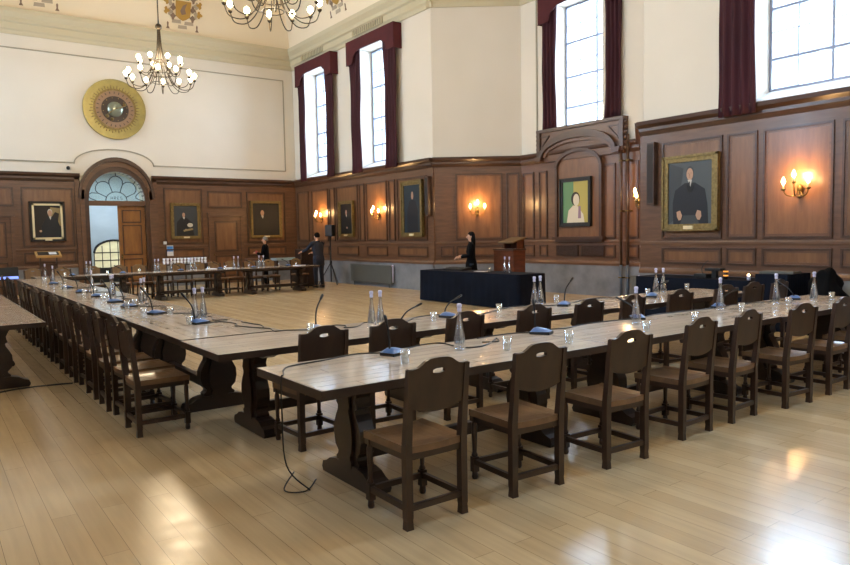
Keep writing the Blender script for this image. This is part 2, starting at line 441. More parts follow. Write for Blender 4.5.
panels('trim_12', FBC, 0, FBC.L, [(.62, 1.94, ZP0, ZP1), (.18, .56, ZL0, ZL1), (.62, 1.94, ZL0, ZL1), (2.05, 2.42, ZP0, ZP1)], e0=.02)
panels('trim_13', FC, 0, FC.L, [(.10, .52, ZP0, 3.28), (.10, .52, ZL0, ZL1), (2.95, 3.30, ZP0, 3.28), (2.95, 3.30, ZL0, ZL1), (3.62, 3.98, ZP0, 3.28), (3.62, 3.98, ZL0, ZL1), (.72, 1.02, ZP0, 3.28), (.72, 1.02, ZL0, ZL1)])
panels('trim_14', FCD, 0, FCD.L, [(.25, .9, ZP0, ZP1), (1.0, 2.2, ZP0, ZP1), (.25, .9, ZL0, ZL1), (1.0, 2.2, ZL0, ZL1)], e1=.02)
pD = []
for y0, y1 in ((8.33, 7.08), (6.98, 6.43), (6.32, 5.18), (5.05, 4.5), (4.38, 3.2), (3.05, 2.5), (2.4, 1.2), (1.05, .5)):
    pD += [(8.8-y0, 8.8-y1, ZP0, ZP1), (8.8-y0, 8.8-y1, ZL0, ZL1)]
panels('trim_15', FD, 0, FD.L, pD, e0=.05)
xb = lambda x: x-XL
pB = [(xb(2.62), xb(4.06), ZP0, ZP1), (xb(2.62), xb(4.06), .95, 1.28), (xb(6.88), xb(8.2), ZP0, 3.38), (xb(6.88), xb(8.2), .95, 1.28),
      (xb(8.40), xb(9.66), 2.72, 3.30), (xb(9.84), xb(11.35), ZP0, 3.31), (xb(9.84), xb(11.35), .95, 1.28), (xb(1.2), xb(2.42), 2.72, 3.30), (xb(.0), xb(1.0), ZP0, 3.31)]
panels('trim_16', FB, 0, FB.L, pB, gaps=((xb(4.28), xb(6.50)),))
panels('trim_17', FL, 0, FL.L, [(a, a+1.2, ZP0, ZP1) for a in [1+1.6*i for i in range(16)]])
for i, (fr, e0, e1) in enumerate(((FA, 0, .02), (FBC, 0, 0), (FC, 0, 0), (FCD, 0, 0), (FD, .02, 0), (FL, 0, 0))):
    plinth('baseboard_' + ('right_far', 'bay_left', 'bay_back', 'bay_right', 'right_near', 'left')[i], fr, 0, fr.L, e0, e1)
b = MB().use(M['stone']); b.box(0, xb(4.28), -.07, 0, 0, .77); b.box(xb(6.5), FB.L, -.07, 0, 0, .77)
struct(b.build('baseboard_back', None, FB.at(0), 0))

# casing of the arched doorway in the back wall
b = MB().use(M['trimwood'])
def arch_band(b, hw0, za0, hw1, za1, zs, y0, y1, c=DXC, n=24):
    p0 = arch(hw0, zs, za0, n, c); p1 = arch(hw1, zs, za1, n, c)
    for i in range(n): b.prism([p0[i], p0[i+1], p1[i+1], p1[i]], y0, y1, 'y')
for s in (-1, 1):
    xs = sorted((DXC+s*.87, DXC+s*1.00)); b.use(M['trimwood']); b.box(xs[0], xs[1], -.10, .3, 0, ZSP)
    xs = sorted((DXC+s*1.00, DXC+s*1.13)); b.use(M['panel']); b.box(xs[0], xs[1], -.14, 0, 0, ZSP+.3)
    xs = sorted((DXC+s*1.13, DXC+s*1.27)); b.use(M['panel']); b.box(xs[0], xs[1], -.10, 0, 0, 3.77)
b.use(M['trimwood']); arch_band(b, .87, 3.87, 1.00, 4.03, ZSP, -.10, .3)
b.use(M['panel']); arch_band(b, 1.00, 4.03, 1.10, 4.20, ZSP, -.14, 0)
b.use(M['trimwood']); arch_band(b, 1.10, 4.20, 1.18, 4.33, ZSP+.05, -.20, 0)
b.use(M['panel']); b.box(DXC-.88, DXC+.88, -.06, .2, 2.76, 2.92)
struct(b.build('trim_18', None, (0, YB, 0)))

# fanlight: petals of lead over frosted glass
b = MB().use(M['fanglass'])
P_ = arch(.86, 2.92, 3.86, 24); b.prism([(DXC-.86, 2.92)]+P_[1:-1]+[(DXC+.86, 2.92)], .06, .075, 'y')
g = b.build('window_1', None, (0, YB, 0)); struct(g)
b = MB().use(M['lead'])
def leadline(pts): b.tube([(x, .045, z) for x, z in pts], .014, 5)
cx, cz = DXC, 2.93
leadline([(cx+.33*math.cos(t), cz+.29*math.sin(t)) for t in [PI*i/12 for i in range(13)]])
def petal(a0, a1, r0, r1, k=10):
    """a bowed petal between two spokes"""
    ca = (a0+a1)/2; out = []
    for i in range(k+1):
        a = a0+(a1-a0)*i/k; r = r0+(r1-r0)*math.sin(PI*i/k)**.6
        out.append((cx+r*math.cos(a), cz+r*.98*math.sin(a)*.98))
    return out
sp = [PI*f for f in (.13, .385, .615, .87)]
for a in sp: leadline([(cx+.33*math.cos(a), cz+.29*math.sin(a)), (cx+.60*math.cos(a), cz+.60*math.sin(a))])
leadline(petal(sp[0], sp[1], .60, .80)); leadline(petal(sp[1], sp[2], .60, .84)); leadline(petal(sp[2], sp[3], .60, .80))
leadline(petal(0.0, sp[0], .86, .62, 5)); leadline(petal(sp[3], PI, .62, .86, 5))
leadline([(cx, cz+.82), (cx, cz+.92)])
for s in (-1, 1): leadline([(cx+s*.56, cz+.57), (cx+s*.62, cz+.66)])
# small black lettering in the half round, as far as it can be read
for i, ch in enumerate('HRES'):
    x = cx-.17+i*.10; z = cz+.04
    seg = {'H': [(0, 0, 0, 1), (1, 0, 1, 1), (0, .5, 1, .5)], 'R': [(0, 0, 0, 1), (0, 1, 1, 1), (1, 1, 1, .5), (0, .5, 1, .5), (.3, .5, 1, 0)],
           'E': [(0, 0, 0, 1), (0, 0, 1, 0), (0, .5, .8, .5), (0, 1, 1, 1)], 'S': [(0, 0, 1, 0), (1, 0, 1, .5), (1, .5, 0, .5), (0, .5, 0, 1), (0, 1, 1, 1)]}[ch]
    for x0, z0, x1, z1 in seg: b.tube([(x+.05*x0, .05, z+.09*z0), (x+.05*x1, .05, z+.09*z1)], .006, 4)
b.build('window_lead', g)

# double door: right leaf shut, left leaf swung open into the corridor
def leaf(name, x0, x1, z1=2.76):
    b = MB().use(M['door']); b.box(x0, x1, .05, .10, 0.01, z1)
    W = x1-x0
    for (a, c) in ((.25, 1.0), (1.12, 2.12), (2.2, 2.62)):
        b.use(M['trimwood'])
        for q in ((x0+.12, x1-.12, a, a+.03), (x0+.12, x1-.12, c-.03, c), (x0+.12, x0+.15, a, c), (x1-.15, x1-.12, a, c)): b.box(q[0], q[1], .03, .05, q[2], q[3])
        b.use(M['door']); b.box(x0+.2, x1-.2, .035, .05, a+.07, c-.07)
    o = b.build(name)
    h = MB().use(M['brass']); h.ball((x0+.08, .02, 1.05), .03); h.box(x0+.055, x0+.105, .035, .05, .95, 1.15); h.build('door_handle', o)
    return o
o = leaf('door_1', 5.41, 6.26); o.location = (0, YB, 0); struct(o)
o = leaf('door_2', .0, .87); o.location = (4.56, YB+.25, 0); o.rotation_euler = (0, 0, math.radians(93)); struct(o)
# panelled side doors in the back wall
def flat_door(name, x0, x1, z1=2.38):
    b = MB().use(M['panel']); b.box(x0-.10, x0, -.09, 0, 0, z1+.1); b.box(x1, x1+.10, -.09, 0, 0, z1+.1); b.box(x0-.13, x1+.13, -.12, 0, z1+.02, z1+.16)
    b.use(M['panel']); b.box(x0, x1, -.06, 0, 0.01, z1)
    for (a, c) in ((.25, 1.0), (1.15, z1-.15)):
        b.use(M['trimwood'])
        for q in ((x0+.12, x1-.12, a, a+.03), (x0+.12, x1-.12, c-.03, c), (x0+.12, x0+.15, a, c), (x1-.15, x1-.12, a, c)): b.box(q[0], q[1], -.08, -.06, q[2], q[3])
        b.use(M['field']); b.box(x0+.2, x1-.2, -.07, -.06, a+.07, c-.07)
    o = b.build(name, None, (0, YB-.03, 0)); struct(o)
    h = MB().use(M['brass']); h.ball((x0+.07, -.1, 1.05), .025); h.build('door_handle', o)
flat_door('door_3', 8.48, 9.56); flat_door('door_4', 1.22, 2.30)

# corridor behind the open leaf, with its arched leaded window
b = MB().use(M['corr'])
y0, y1 = YB+WT, 29.2
b.box(3.4, 3.5, y0, y1, 0, 4.2); b.box(8.6, 8.7, y0, y1, 0, 4.2); b.box(3.4, 8.7, YB+WT, y1, 4.2, 4.3)
b.box(3.4, 8.7, y1, y1+.1, 0, 4.2); struct(b.build('wall_corridor'))
b = MB().use(M['white'])
for x0, x1, z0, z1 in ((5.3, 6.3, 1.95, 2.2), (6.25, 6.6, 2.1, 2.5)): b.box(x0, x1, y1-.06, y1, z0, z1)
b = MB().use(M['yellowglass']); wcx = 6.17; ap = arch(.72, 1.15, 1.62, 16, wcx)
b.prism([(wcx-.72, .55)]+ap+[(wcx+.72, .55)], y1-.05, y1-.03, 'y')
g = struct(b.build('window_2'))
b = MB().use(M['black'])
for i in range(6): x = wcx-.72+.288*i; b.tube([(x, y1-.06, .55), (x, y1-.06, 1.6 if 1 < i < 4 else 1.42 if 0 < i < 5 else 1.15)], .015, 4)
for z in (.55, .85, 1.15): b.tube([(wcx-.72, y1-.06, z), (wcx+.72, y1-.06, z)], .02, 4)
for i in range(16): b.tube([(ap[i][0], y1-.06, ap[i][1]), (ap[i+1][0], y1-.06, ap[i+1][1])], .045, 5)
b.box(wcx-.8, wcx+.8, y1-.1, y1-.01, 0, .55)
b.build('window_frame', g)
l = bpy.data.lights.new('corridor_lamp', 'AREA'); l.size = 2; l.size_y = 2; l.shape = 'RECTANGLE'; l.energy = 110; l.color = (.82, .92, 1)
o = bpy.data.objects.new('corridor_lamp', l); COL.objects.link(o); o.location = (6.0, 27.2, 4.15)

# bay: hooded pediment over the arched panel, under the window
b = MB().use(M['panel'])
u0, u1 = 14.37-13.58, 14.37-10.76
b.box(u0, u1, -.14, 0, 3.50, 4.30)
b.use(M['trimwood']); b.box(u0-.03, u1+.03, -.20, 0, 4.28, 4.36); b.box(u0-.02, u0+.10, -.20, 0, 3.55, 4.28); b.box(u1-.10, u1+.02, -.20, 0, 3.55, 4.28)
uc = 14.37-12.20
def aband(hw0, za0, hw1, za1, zs, y0_, y1_): arch_band(b, hw0, za0, hw1, za1, zs, y0_, y1_, uc, 22)
aband(1.16, 4.02, 1.27, 4.20, 3.62, -.26, -.10); b.use(M['panel']); aband(1.06, 3.93, 1.16, 4.02, 3.62, -.20, -.10)
b.use(M['trimwood'])
for s in (-1, 1):
    b.prism([(uc+s*1.29-.1, 3.52), (uc+s*1.29+.1, 3.52), (uc+s*1.29+.12, 3.64), (uc+s*1.29-.12, 3.64)], -.28, -.08, 'y')
    P = [(uc+s*.98, 4.17), (uc+s*1.30, 4.17), (uc+s*1.30, 3.86), (uc+s*.98, 4.17)]; strip(b, P, .03, .03, -.14)
    for k in range(6): b.ball((u0-.04 if s < 0 else u1+.04, -.12, 3.62+.12*k), .055)
# inner arched panel
b.use(M['panel']); b.box(uc-.78, uc+.78, -.08, 0, 1.42, 3.45); 
pp = arch(.70, 3.30, 3.66, 18, uc); b.use(M['field']); b.prism([(uc-.70, 1.50)]+pp+[(uc+.70, 1.50)], -.10, -.03, 'y')
b.use(M['trimwood']); aband(.70, 3.66, .78, 3.75, 3.30, -.18, -.05)
for s in (-1, 1): xs = sorted((uc+s*.70, uc+s*.78)); b.box(xs[0], xs[1], -.16, 0, 1.45, 3.30)
b.box(uc-.85, uc+.85, -.2, 0, 1.42, 1.50); b.box(uc-.78, uc+.78, -.15, 0, 1.36, 1.42)
struct(b.build('trim_19', None, FC.at(0), FC.rz))
def vent(name, fr, u0, u1, z0, z1, out, label, m1, m2, slats=10, vertical=False):
    t = thing(name, label, 'air vent', fr.at((u0+u1)/2, out, (z0+z1)/2), fr.rz)
    w_, h_ = (u1-u0)/2, (z1-z0)/2
    MB().use(m2).box(-w_, w_, -.012, 0, -h_, h_).build('backing', t)
    b = MB().use(m1)
    for i in range(slats):
        if vertical: x = -w_+2*w_*(i+.5)/slats; b.box(x-.01, x+.01, -.03, -.012, -h_, h_)
        else: z = -h_+2*h_*(i+.5)/slats; b.box(-w_, w_, -.03, -.012, z-.008, z+.008)
    t2 = .015
    for q in ((-w_, w_, -h_, -h_+t2), (-w_, w_, h_-t2, h_), (-w_, -w_+t2, -h_, h_), (w_-t2, w_, -h_, h_)): b.box(q[0], q[1], -.03, -.012, q[2], q[3])
    b.build('grille', t); return t
vent('wall_vent', FC, uc-.80, uc-.05, 1.0, 1.27, .055, 'left dark slatted vent below the green and yellow portrait', M['trimwood'], M['grille'])
vent('wall_vent', FC, uc+.05, uc+.80, 1.0, 1.27, .055, 'right dark slatted vent below the green and yellow portrait', M['trimwood'], M['grille'])
vent('cornice_vent', FA, 24.7-23.6, 24.7-21.95, 8.03, 8.24, .13, 'perforated vent in the cornice over the window nearest the back corner', M['plaster_dim'], M['vent'], 14, True)
vent('cornice_vent', FA, 24.7-19.9, 24.7-18.1, 8.03, 8.24, .13, 'perforated vent in the cornice over the second window from the back corner', M['plaster_dim'], M['vent'], 14, True)
# two pipes running up the bay wall
for k, uu in enumerate((14.37-10.82, 14.37-10.62)):
    b = MB(); b.use(M['pipe'], True); b.tube([(0, -.16, 0), (0, -.16, .80)], .035, 8); b.use(M['trimwood'], True); b.tube([(0, -.16, .80), (0, -.16, 3.9+.4*(1-k))], .035, 8)
    b.use(M['brass'])
    for z in (.5, 2.1, 3.3): b.box(-.05, .05, -.2, -.02, z-.015, z+.015)
    tag(b.build('wall_pipe', None, FC.at(uu), FC.rz), ('left' if k == 0 else 'right') + ' vertical pipe of the pair right of the green and yellow portrait', 'pipe')

# ------------------------------------------------------------------ windows
def window(idx, fr, u0, u1, z0, z1, sill=True, bars=(4.58, 5.05, 5.45, 5.95, 6.45, 6.95)):
    b = MB().use(M['glass']); y = WT-.10
    b.box(u0+.02, u1-.02, y, y+.01, z0+.02, z1-.02); g = struct(b.build('window_%d' % idx, None, fr.at(0), fr.rz))
    b = MB().use(M['bar']); W = u1-u0
    b.box(u0, u0+.05, y-.04, y+.05, z0, z1); b.box(u1-.05, u1, y-.04, y+.05, z0, z1); b.box(u0, u1, y-.04, y+.05, z0, z0+.05); b.box(u0, u1, y-.04, y+.05, z1-.05, z1)
    for i, z in enumerate(bars):
        t = .022 if i % 2 == 0 else .006; b.box(u0, u1, y-.03, y+.03, z-t, z+t)
    for f, t in ((.30, .009), (.64, .022)): b.box(u0+W*f-t, u0+W*f+t, y-.025, y+.025, z0, z1)
    for f in (.47, .82): b.box(u0+W*f-.005, u0+W*f+.005, y-.015, y+.015, z0, bars[0])
    b.build('window_frame', g)
    if sill:
        b = MB().use(M['white']); b.prism([(-.02, z0-.02), (y, z0-.02), (y, z0+.24), (0, z0+.02)], u0, u1, 'x'); b.build('window_sill', g)
        b = MB().use(M['bar']); b.box(u0, u1, y-.03, y+.02, z0+.22, z0+.27); b.build('window_rail', g)
    return g
wi = 3
for a, c in winA: window(wi, FA, a, c, WZ0, WZ1); wi += 1
window(wi, FC, winC[0][0], winC[0][1], 4.38, WZ1, False, (4.95, 5.35, 5.75, 6.15, 6.65, 7.1)); wi += 1
for a, c in winD: window(wi, FD, a, c, WZ0, WZ1); wi += 1
for a, c in winL: window(wi, FL, a, c, WZ0, WZ1); wi += 1
window(wi, FF, winF[0][0], winF[0][1], 3.9, 7.4, False)

# curtains: gathered cloth with pelmet
def drape(name, u0, u1, z0, z1, t, folds=5, tuck=0, y=-.12):
    """wavy cloth sheet with real thickness, slightly tied in at 'tuck'"""
    n = folds*8; rows = 14; V = []; F = []
    for side in (0, 1):
        for j in range(rows+1):
            z = z0+(z1-z0)*j/rows; fl = 1-.07*math.sin(PI*min(1, (z-z0)/(z1-z0)*1.1))
            uc_ = (u0+u1)/2+tuck*.02*math.sin(PI*j/rows)
            for i in range(n+1):
                f = i/n; u = uc_+(f-.5)*(u1-u0)*fl
                d = .035*math.sin(2*PI*folds*f+.4*math.sin(3*z))+.012*math.sin(5*PI*folds*f*.37+z)
                V.append((u, y+d+(.02 if side else 0), z))
    K = (n+1)*(rows+1)
    for j in range(rows):
        for i in range(n):
            a = j*(n+1)+i; F.append((a, a+1, a+n+2, a+n+1)); F.append((K+a, K+a+n+1, K+a+n+2, K+a+1))
    for j in range(rows):
        for i in (0, n): a = j*(n+1)+i; F.append((a, a+n+1, K+a+n+1, K+a))
    for j in (0, rows):
        for i in range(n): a = j*(n+1)+i; F.append((a, a+1, K+a+1, K+a))
    b = MB().use(M['curtain'], True); b.add(V, F); return b.build(name, t)
def curtains(fr, u0, u1, zb, label, wl=.40, wr=.55, zt=7.86, cy=-.21):
    t = thing('window_curtains', label, 'curtains', fr.at(u0, 0, zb), fr.rz)
    W = u1-u0
    drape('curtain_panel', 0, wl, .0, zt-zb-.1, t, 4, -1, cy); drape('curtain_panel', W-wr, W, .0, zt-zb-.1, t, 4, 1, cy)
    # pelmet with a flat arched cut
    c = W/2; hw = W/2-.42; zl, za = 7.12-zb, 7.50-zb
    prof = [(-.06, zl), (.30, zl), (.36, zl+.05), (.40, zl+.22), (.62, za-.02)]
    prof = prof+[(.85, za)]+[(W-x, z) for x, z in ([(.85, za)]+prof[::-1])]
    Vv = []; Ff = []
    for (x, z) in prof: Vv += [(x, z), (x, zt-zb)]
    for i in range(len(prof)-1): Ff.append((2*i, 2*i+2, 2*i+3, 2*i+1))
    b = MB().use(M['pelmet']); b.plate(Vv, Ff, cy-.09, cy-.06, 'y')
    b.box(-.06, -.03, cy-.06, 0, zl, zt-zb); b.box(W+.03, W+.06, cy-.06, 0, zl, zt-zb); b.box(-.06, W+.06, cy-.06, 0, zt-zb-.03, zt-zb)
    b.use(M['curtain'])
    for (x0, z0), (x1, z1) in zip(prof[:-1], prof[1:]): b.tube([(x0, cy-.09, z0), (x1, cy-.09, z1)], .012, 5)
    b.build('pelmet', t); return t
curtains(FA, 24.7-23.83, 24.7-21.22, 3.68, 'maroon curtains of the narrow window next to the back corner', .50, .55)
curtains(FA, 24.7-20.03, 24.7-17.36, 3.66, 'maroon curtains of the second window from the back corner', .66, .66)
curtains(FC, 14.37-13.45, 14.37-10.86, 4.37, 'maroon curtains of the bay window above the arched wooden hood', .52, .50, cy=-.12)
curtains(FD, 8.8-7.08, 8.8-4.15, 3.60, 'maroon curtains of the large window at the right edge', .70, .70)

# ------------------------------------------------------------------ chandeliers
def chandelier(label, loc):
    t = thing('chandelier', label, 'chandelier', loc, 0, 'two-tier candle chandeliers')
    b = MB().use(M['iron'], True)
    b.tube([(0, 0, 1.35), (0, 0, 5.30)], .018, 6); b.ball((0, 0, 1.33), .085, 12, 8); b.lathe([(.10, 5.22), (.06, 5.12), (.02, 5.06)], 12)
    for i in range(6):
        a = PI*i/3; b.tube(spline([(0.03*math.cos(a), .03*math.sin(a), 1.3), (.05*math.cos(a), .05*math.sin(a), .9), (.11*math.cos(a), .11*math.sin(a), .45), (.26*math.cos(a), .26*math.sin(a), .16)], 4), .013, 5)
    b.build('stem', t)
    b = MB().use(M['iron'], True)
    b.tube([(.30*math.cos(2*PI*i/24), .30*math.sin(2*PI*i/24), .10) for i in range(24)], .012, 5, True); b.build('ring', t); b = MB().use(M['iron'], True)
    b.tube([(.16*math.cos(2*PI*i/16), .16*math.sin(2*PI*i/16), .45) for i in range(16)], .012, 5, True); b.build('ring', t); b = MB().use(M['iron'], True)
    b.tube([(.20*math.cos(2*PI*i/16), .20*math.sin(2*PI*i/16), -.12) for i in range(16)], .010, 5, True); b.build('ring', t)
    arm_me = {}; 
    def arm(a, R, z, tier):
        if tier not in arm_me:
            b = MB().use(M['iron'], True)
            P = [(.20 if tier else .14, 0, .14 if tier else .48), (R*.38, 0, -.12 if tier else .30), (R*.62, 0, z-.28), (R*.9, 0, z-.24), (R, 0, z-.06)]
            b.tube(spline(P, 5), .011, 5); b.lathe([(.012, -.07), (.035, -.05), (.045, -.02), (.02, -.015)], 10, (R, 0, z)); ar = b.build('arm', t)
            c = MB().use(M['cream'], True); c.lathe([(.016, -.02), (.016, .035)], 8, (R, 0, z)); c = c.build('candle', ar)
            g = MB().use(M['bulb'], True); g.lathe([(.012, .03), (.046, .06), (.058, .095), (.046, .14), (.001, .175)], 10, (R, 0, z)); g = g.build('bulb', ar)
            ar.rotation_euler = (0, 0, a); arm_me[tier] = (ar, c, g)
        else:
            ar0, c0, g0 = arm_me[tier]; ar = ar0.copy(); COL.objects.link(ar); ar.parent = t; ar.rotation_euler = (0, 0, a)
            for q in (c0, g0): d = q.copy(); COL.objects.link(d); d.parent = ar
    for i in range(12): arm(2*PI*(i+.35)/12, .85, 0, 1)
    for i in range(8): arm(2*PI*(i+.1)/8, .55, .38, 0)
    l = bpy.data.lights.new('chandelier_light', 'POINT'); l.energy = 250; l.color = (1, .80, .54); l.shadow_soft_size = .5
    o = bpy.data.objects.new('chandelier_light', l); COL.objects.link(o); o.parent = t; o.location = (0, 0, .55)
    return t
chandelier('lit chandelier hanging near the round gilt clock', (5.42, 19.2, 5.87))
chandelier('lit chandelier at the top edge, nearer the camera than the other', (5.44, 12.05, 5.83))
chandelier('unseen chandelier over the front tables, added for its light', (5.4, 5.05, 5.90))  # out of view overhead, a third copy added to light the foreground

# wall sconces
def sconce(fr, u, label, z=2.28, power=50, reach=1):
    t = thing('wall_sconce', label, 'wall light', fr.at(u, .08, z), fr.rz, 'three-candle wall sconces')
    b = MB().use(M['brass'], True); b.ball((0, -.01, -.02), .05, 10, 6, 1.5); b.ball((0, -.03, -.15), .028); b.build('backplate', t)
    for k, (dx, dy, dz) in enumerate(((-.20, -.16, .0), (.0, -.22, .10), (.20, -.16, .0))):
        dy *= reach
        b = MB().use(M['brass'], True)
        b.tube(spline([(0, -.03, -.04), (dx*.35, dy*.4, -.13), (dx*.8, dy*.85, -.12), (dx, dy, dz-.04)], 5), .009, 6)
        b.lathe([(.010, -.05), (.035, -.035), (.04, -.01), (.015, -.005)], 10, (dx, dy, dz)); a = b.build('arm', t)
        c = MB().use(M['cream'], True); c.lathe([(.014, -.01), (.014, .06)], 8, (dx, dy, dz)); c.build('candle', a)
        g = MB().use(M['flame'], True); g.lathe([(.012, .055), (.030, .085), (.034, .11), (.02, .15), (.001, .185)], 10, (dx, dy, dz)); g.build('bulb', a)
    l = bpy.data.lights.new('sconce_light', 'POINT'); l.energy = power; l.color = (1, .56, .22); l.shadow_soft_size = .06
    o = bpy.data.objects.new('sconce_light', l); COL.objects.link(o); o.parent = t; o.location = (0, -.20, .20)
    return t
sconce(FA, 24.7-22.48, 'lit sconce on the wall behind the loudspeaker on its stand')
sconce(FA, 24.7-18.62, 'lit sconce between the small and the tall portrait')
sconce(FBC, 1.22, 'lit sconce on the canted bay wall above the woman in black')
sconce(FCD, 1.25, 'lit sconce on the bay side, left of the seated gentleman portrait', reach=.45)
sconce(FD, 8.8-5.68, 'lit sconce right of the seated gentleman portrait, at the right edge')

# ------------------------------------------------------------------ clock, portraits, crests
t = thing('wall_clock', 'large round gilt clock high on the cream back wall above the door', 'clock', (5.45, YB-.01, 5.90))
def disc(b, r0, r1, y0, y1, n=48):
    V = []; F = []
    for i in range(n):
        a = 2*PI*i/n; c, s = math.cos(a), math.sin(a); V += [(r0*c, y1, r0*s), (r1*c, y1, r1*s), (r1*c, y0, r1*s), (r0*c, y0, r0*s)]
    for i in range(n):
        j = (i+1) % n
        for k in range(4): F.append((4*i+k, 4*i+(k+1) % 4, 4*j+(k+1) % 4, 4*j+k))
    b.add(V, F, False)
b = MB().use(M['gold2']); disc(b, .40, .97, -.05, -.0); disc(b, .93, .97, -.07, 0); b.build('rim', t)
b = MB().use(M['gold']); disc(b, .60, .66, -.09, -.05)
for i in range(48):
    a = 2*PI*i/48; r = .74+.04*(i % 2); b.tube([(.66*math.cos(a), -.055, .66*math.sin(a)), (r*math.cos(a), -.055, r*math.sin(a))], .012, 4)
b.build('sunburst', t)
M['dialbrown'] = mat('dial_brown', '8a6f5a', .5, .2); M['dialdark'] = mat('dial_dark', '33241c', .5)
b = MB().use(M['dialbrown']); disc(b, .42, .60, -.07, -.04)
b.use(M['dialdark'])
for i in range(24): a = 2*PI*i/24; b.tube([(.50*math.cos(a), -.072, .50*math.sin(a)), (.57*math.cos(a), -.072, .57*math.sin(a))], .012, 4)
b.build('numeral_ring', t)
b = MB().use(M['dialdark']); disc(b, .001, .42, -.08, -.04); b.use(M['gold'])
for a in (.5, 3.9, 4.4): b.ball((.34*math.cos(a), -.09, .34*math.sin(a)), .055)
for i in range(12): a = 2*PI*i/12+.2; b.ball((.37*math.cos(a), -.085, .37*math.sin(a)), .018, 8, 5)
b.build('dial', t)
M['dome'] = mat('grey_green_dome', '868a78', .22, .4)
b = MB().use(M['dome'], True); n = 20; V = []; F = []
for j in range(9):
    th = PI/2*j/8; r = .25*math.cos(th)+1e-4; y = -.08-.13*math.sin(th)
    for i in range(n): a = 2*PI*i/n; V.append((r*math.cos(a), y, r*math.sin(a)))
for j in range(8):
    for i in range(n): F.append((j*n+i, j*n+(i+1) % n, (j+1)*n+(i+1) % n, (j+1)*n+i))
b.add(V, F); b.build('centre_dome', t)
b = MB().use(M['gold']); b.tube([(0, -.22, 0), (.30, -.12, .12)], .015, 5); b.tube([(0, -.22, 0), (-.30, -.12, -.22)], .015, 5); b.build('hand', t)

PM = {k: mat('paint_'+k, v, .5) for k, v in dict(dark='12120f', brown='1c130d', black='0a0a0c', navy='0b0e17', flesh='b08a70', white='b8b4aa', grey='34383a', greyblue='444a4c', shade='8a6650', lip='7c4a40', teal='16262f', green='5a8258', yellow='a89a4c', fawn='8d7a50', mauve='8a6f80', pale='c9bfa8').items()}
def ell(cx, cz, rx, rz_, n=18): return [(cx+rx*math.cos(2*PI*i/n), cz+rz_*math.sin(2*PI*i/n)) for i in range(n)]
def painting(fr, u0, u1, z0, z1, label, frame_m, fw, bgm, shapes, out=.10, plate_=True, inner=None, arch_top=False):
    W, Hh = u1-u0, z1-z0
    t = thing('framed_portrait', label, 'painting', fr.at((u0+u1)/2, out, z0), fr.rz)
    b = MB().use(frame_m)
    for q in ((-W/2, W/2, 0, fw), (-W/2, W/2, Hh-fw, Hh), (-W/2, -W/2+fw, fw, Hh-fw), (W/2-fw, W/2, fw, Hh-fw)):
        b.box(q[0], q[1], -.06, .0, q[2], q[3])
        cx_, cz_ = (q[0]+q[1])/2, (q[2]+q[3])/2
    for q in ((-W/2, W/2, 0, fw*.35), (-W/2, W/2, Hh-fw*.35, Hh), (-W/2, -W/2+fw*.35, 0, Hh), (W/2-fw*.35, W/2, 0, Hh)): b.box(q[0], q[1], -.085, -.05, q[2], q[3])
    if inner:
        b.use(inner); a = fw*.55
        for q in ((-W/2+a, W/2-a, a, fw), (-W/2+a, W/2-a, Hh-fw, Hh-a), (-W/2+a, -W/2+fw, a, Hh-a), (W/2-fw, W/2-a, a, Hh-a)): b.box(q[0], q[1], -.075, -.05, q[2], q[3])
    b.build('frame', t)
    b = MB().use(bgm); b.box(-W/2+fw, W/2-fw, -.035, -.005, fw, Hh-fw)
    iw, ih = W-2*fw, Hh-2*fw; y = -.036
    for mm_, pts in shapes:
        b.use(mm_); b.prism([(-iw/2+p[0]*iw, fw+p[1]*ih) for p in pts], y, y+.003, 'y'); y -= .0012
    b.build('canvas', t)
    if plate_: MB().use(M['pale'] if 'pale' in M else M['cream']).box(-.10, .10, -.092, -.06, fw*.25, fw*.75).build('name_plate', t)
    return t
def sitter(cx, hz, hr, body, bodym, collar=True, hands=(), hair=None, aspect=.8):
    s = [(bodym, body)]
    if hair: s.append((hair, ell(cx, hz+hr*.25, hr*aspect*1.15, hr*1.1)))
    s.append((PM['flesh'], ell(cx, hz, hr*aspect, hr)))
    if collar: s.append((PM['white'], [(cx-.05, hz-hr*.95), (cx+.05, hz-hr*.95), (cx+.015, hz-hr*2.1)]))
    for hx, hz_ in hands: s.append((PM['flesh'], ell(hx, hz_, .05, .035)))
    return s
BODY = [(.12, .0), (.10, .35), (.16, .55), (.38, .66), (.62, .66), (.84, .55), (.90, .30), (.88, .0)]
painting(FB, xb(2.81), xb(3.80), 1.62, 2.87, 'portrait of a white-haired sitter in dark robe, left of the arched doorway', PM['brown'], .13, PM['brown'],
         [(PM['fawn'], [(.62, .45), (1, .35), (1, .92), (.62, .95)]), (PM['brown'], [(.62, .6), (.75, .3), (.9, .5), (.95, .75), (.8, .8)])] + sitter(.60, .76, .10, [(.25, 0), (.25, .35), (.45, .6), (.62, .66), (.85, .6), (.97, .35), (.97, 0)], PM['navy'], True, [(.22, .2)], PM['white']), inner=M['cream'])
painting(FB, xb(7.07), xb(8.08), 1.63, 2.87, 'portrait of a sitter holding papers, right of the arched doorway', M['gold'], .10, PM['grey'],
         sitter(.42, .70, .075, [(.10, 0), (.12, .45), (.32, .62), (.55, .6), (.75, .45), (.85, 0)], PM['dark'], True, [(.5, .2)]) + [(PM['pale'], ell(.68, .36, .12, .07)), (PM['fawn'], [(.40, .14), (.8, .2), (.78, .26), (.38, .2)])])
painting(FB, xb(9.94), xb(11.16), 1.62, 2.98, 'dark portrait in gold frame next to the back corner, above the standing man', M['gold'], .09, PM['black'],
         sitter(.36, .70, .085, [(.1, 0), (.12, .4), (.28, .58), (.46, .58), (.62, .4), (.66, 0)], PM['dark'], True))
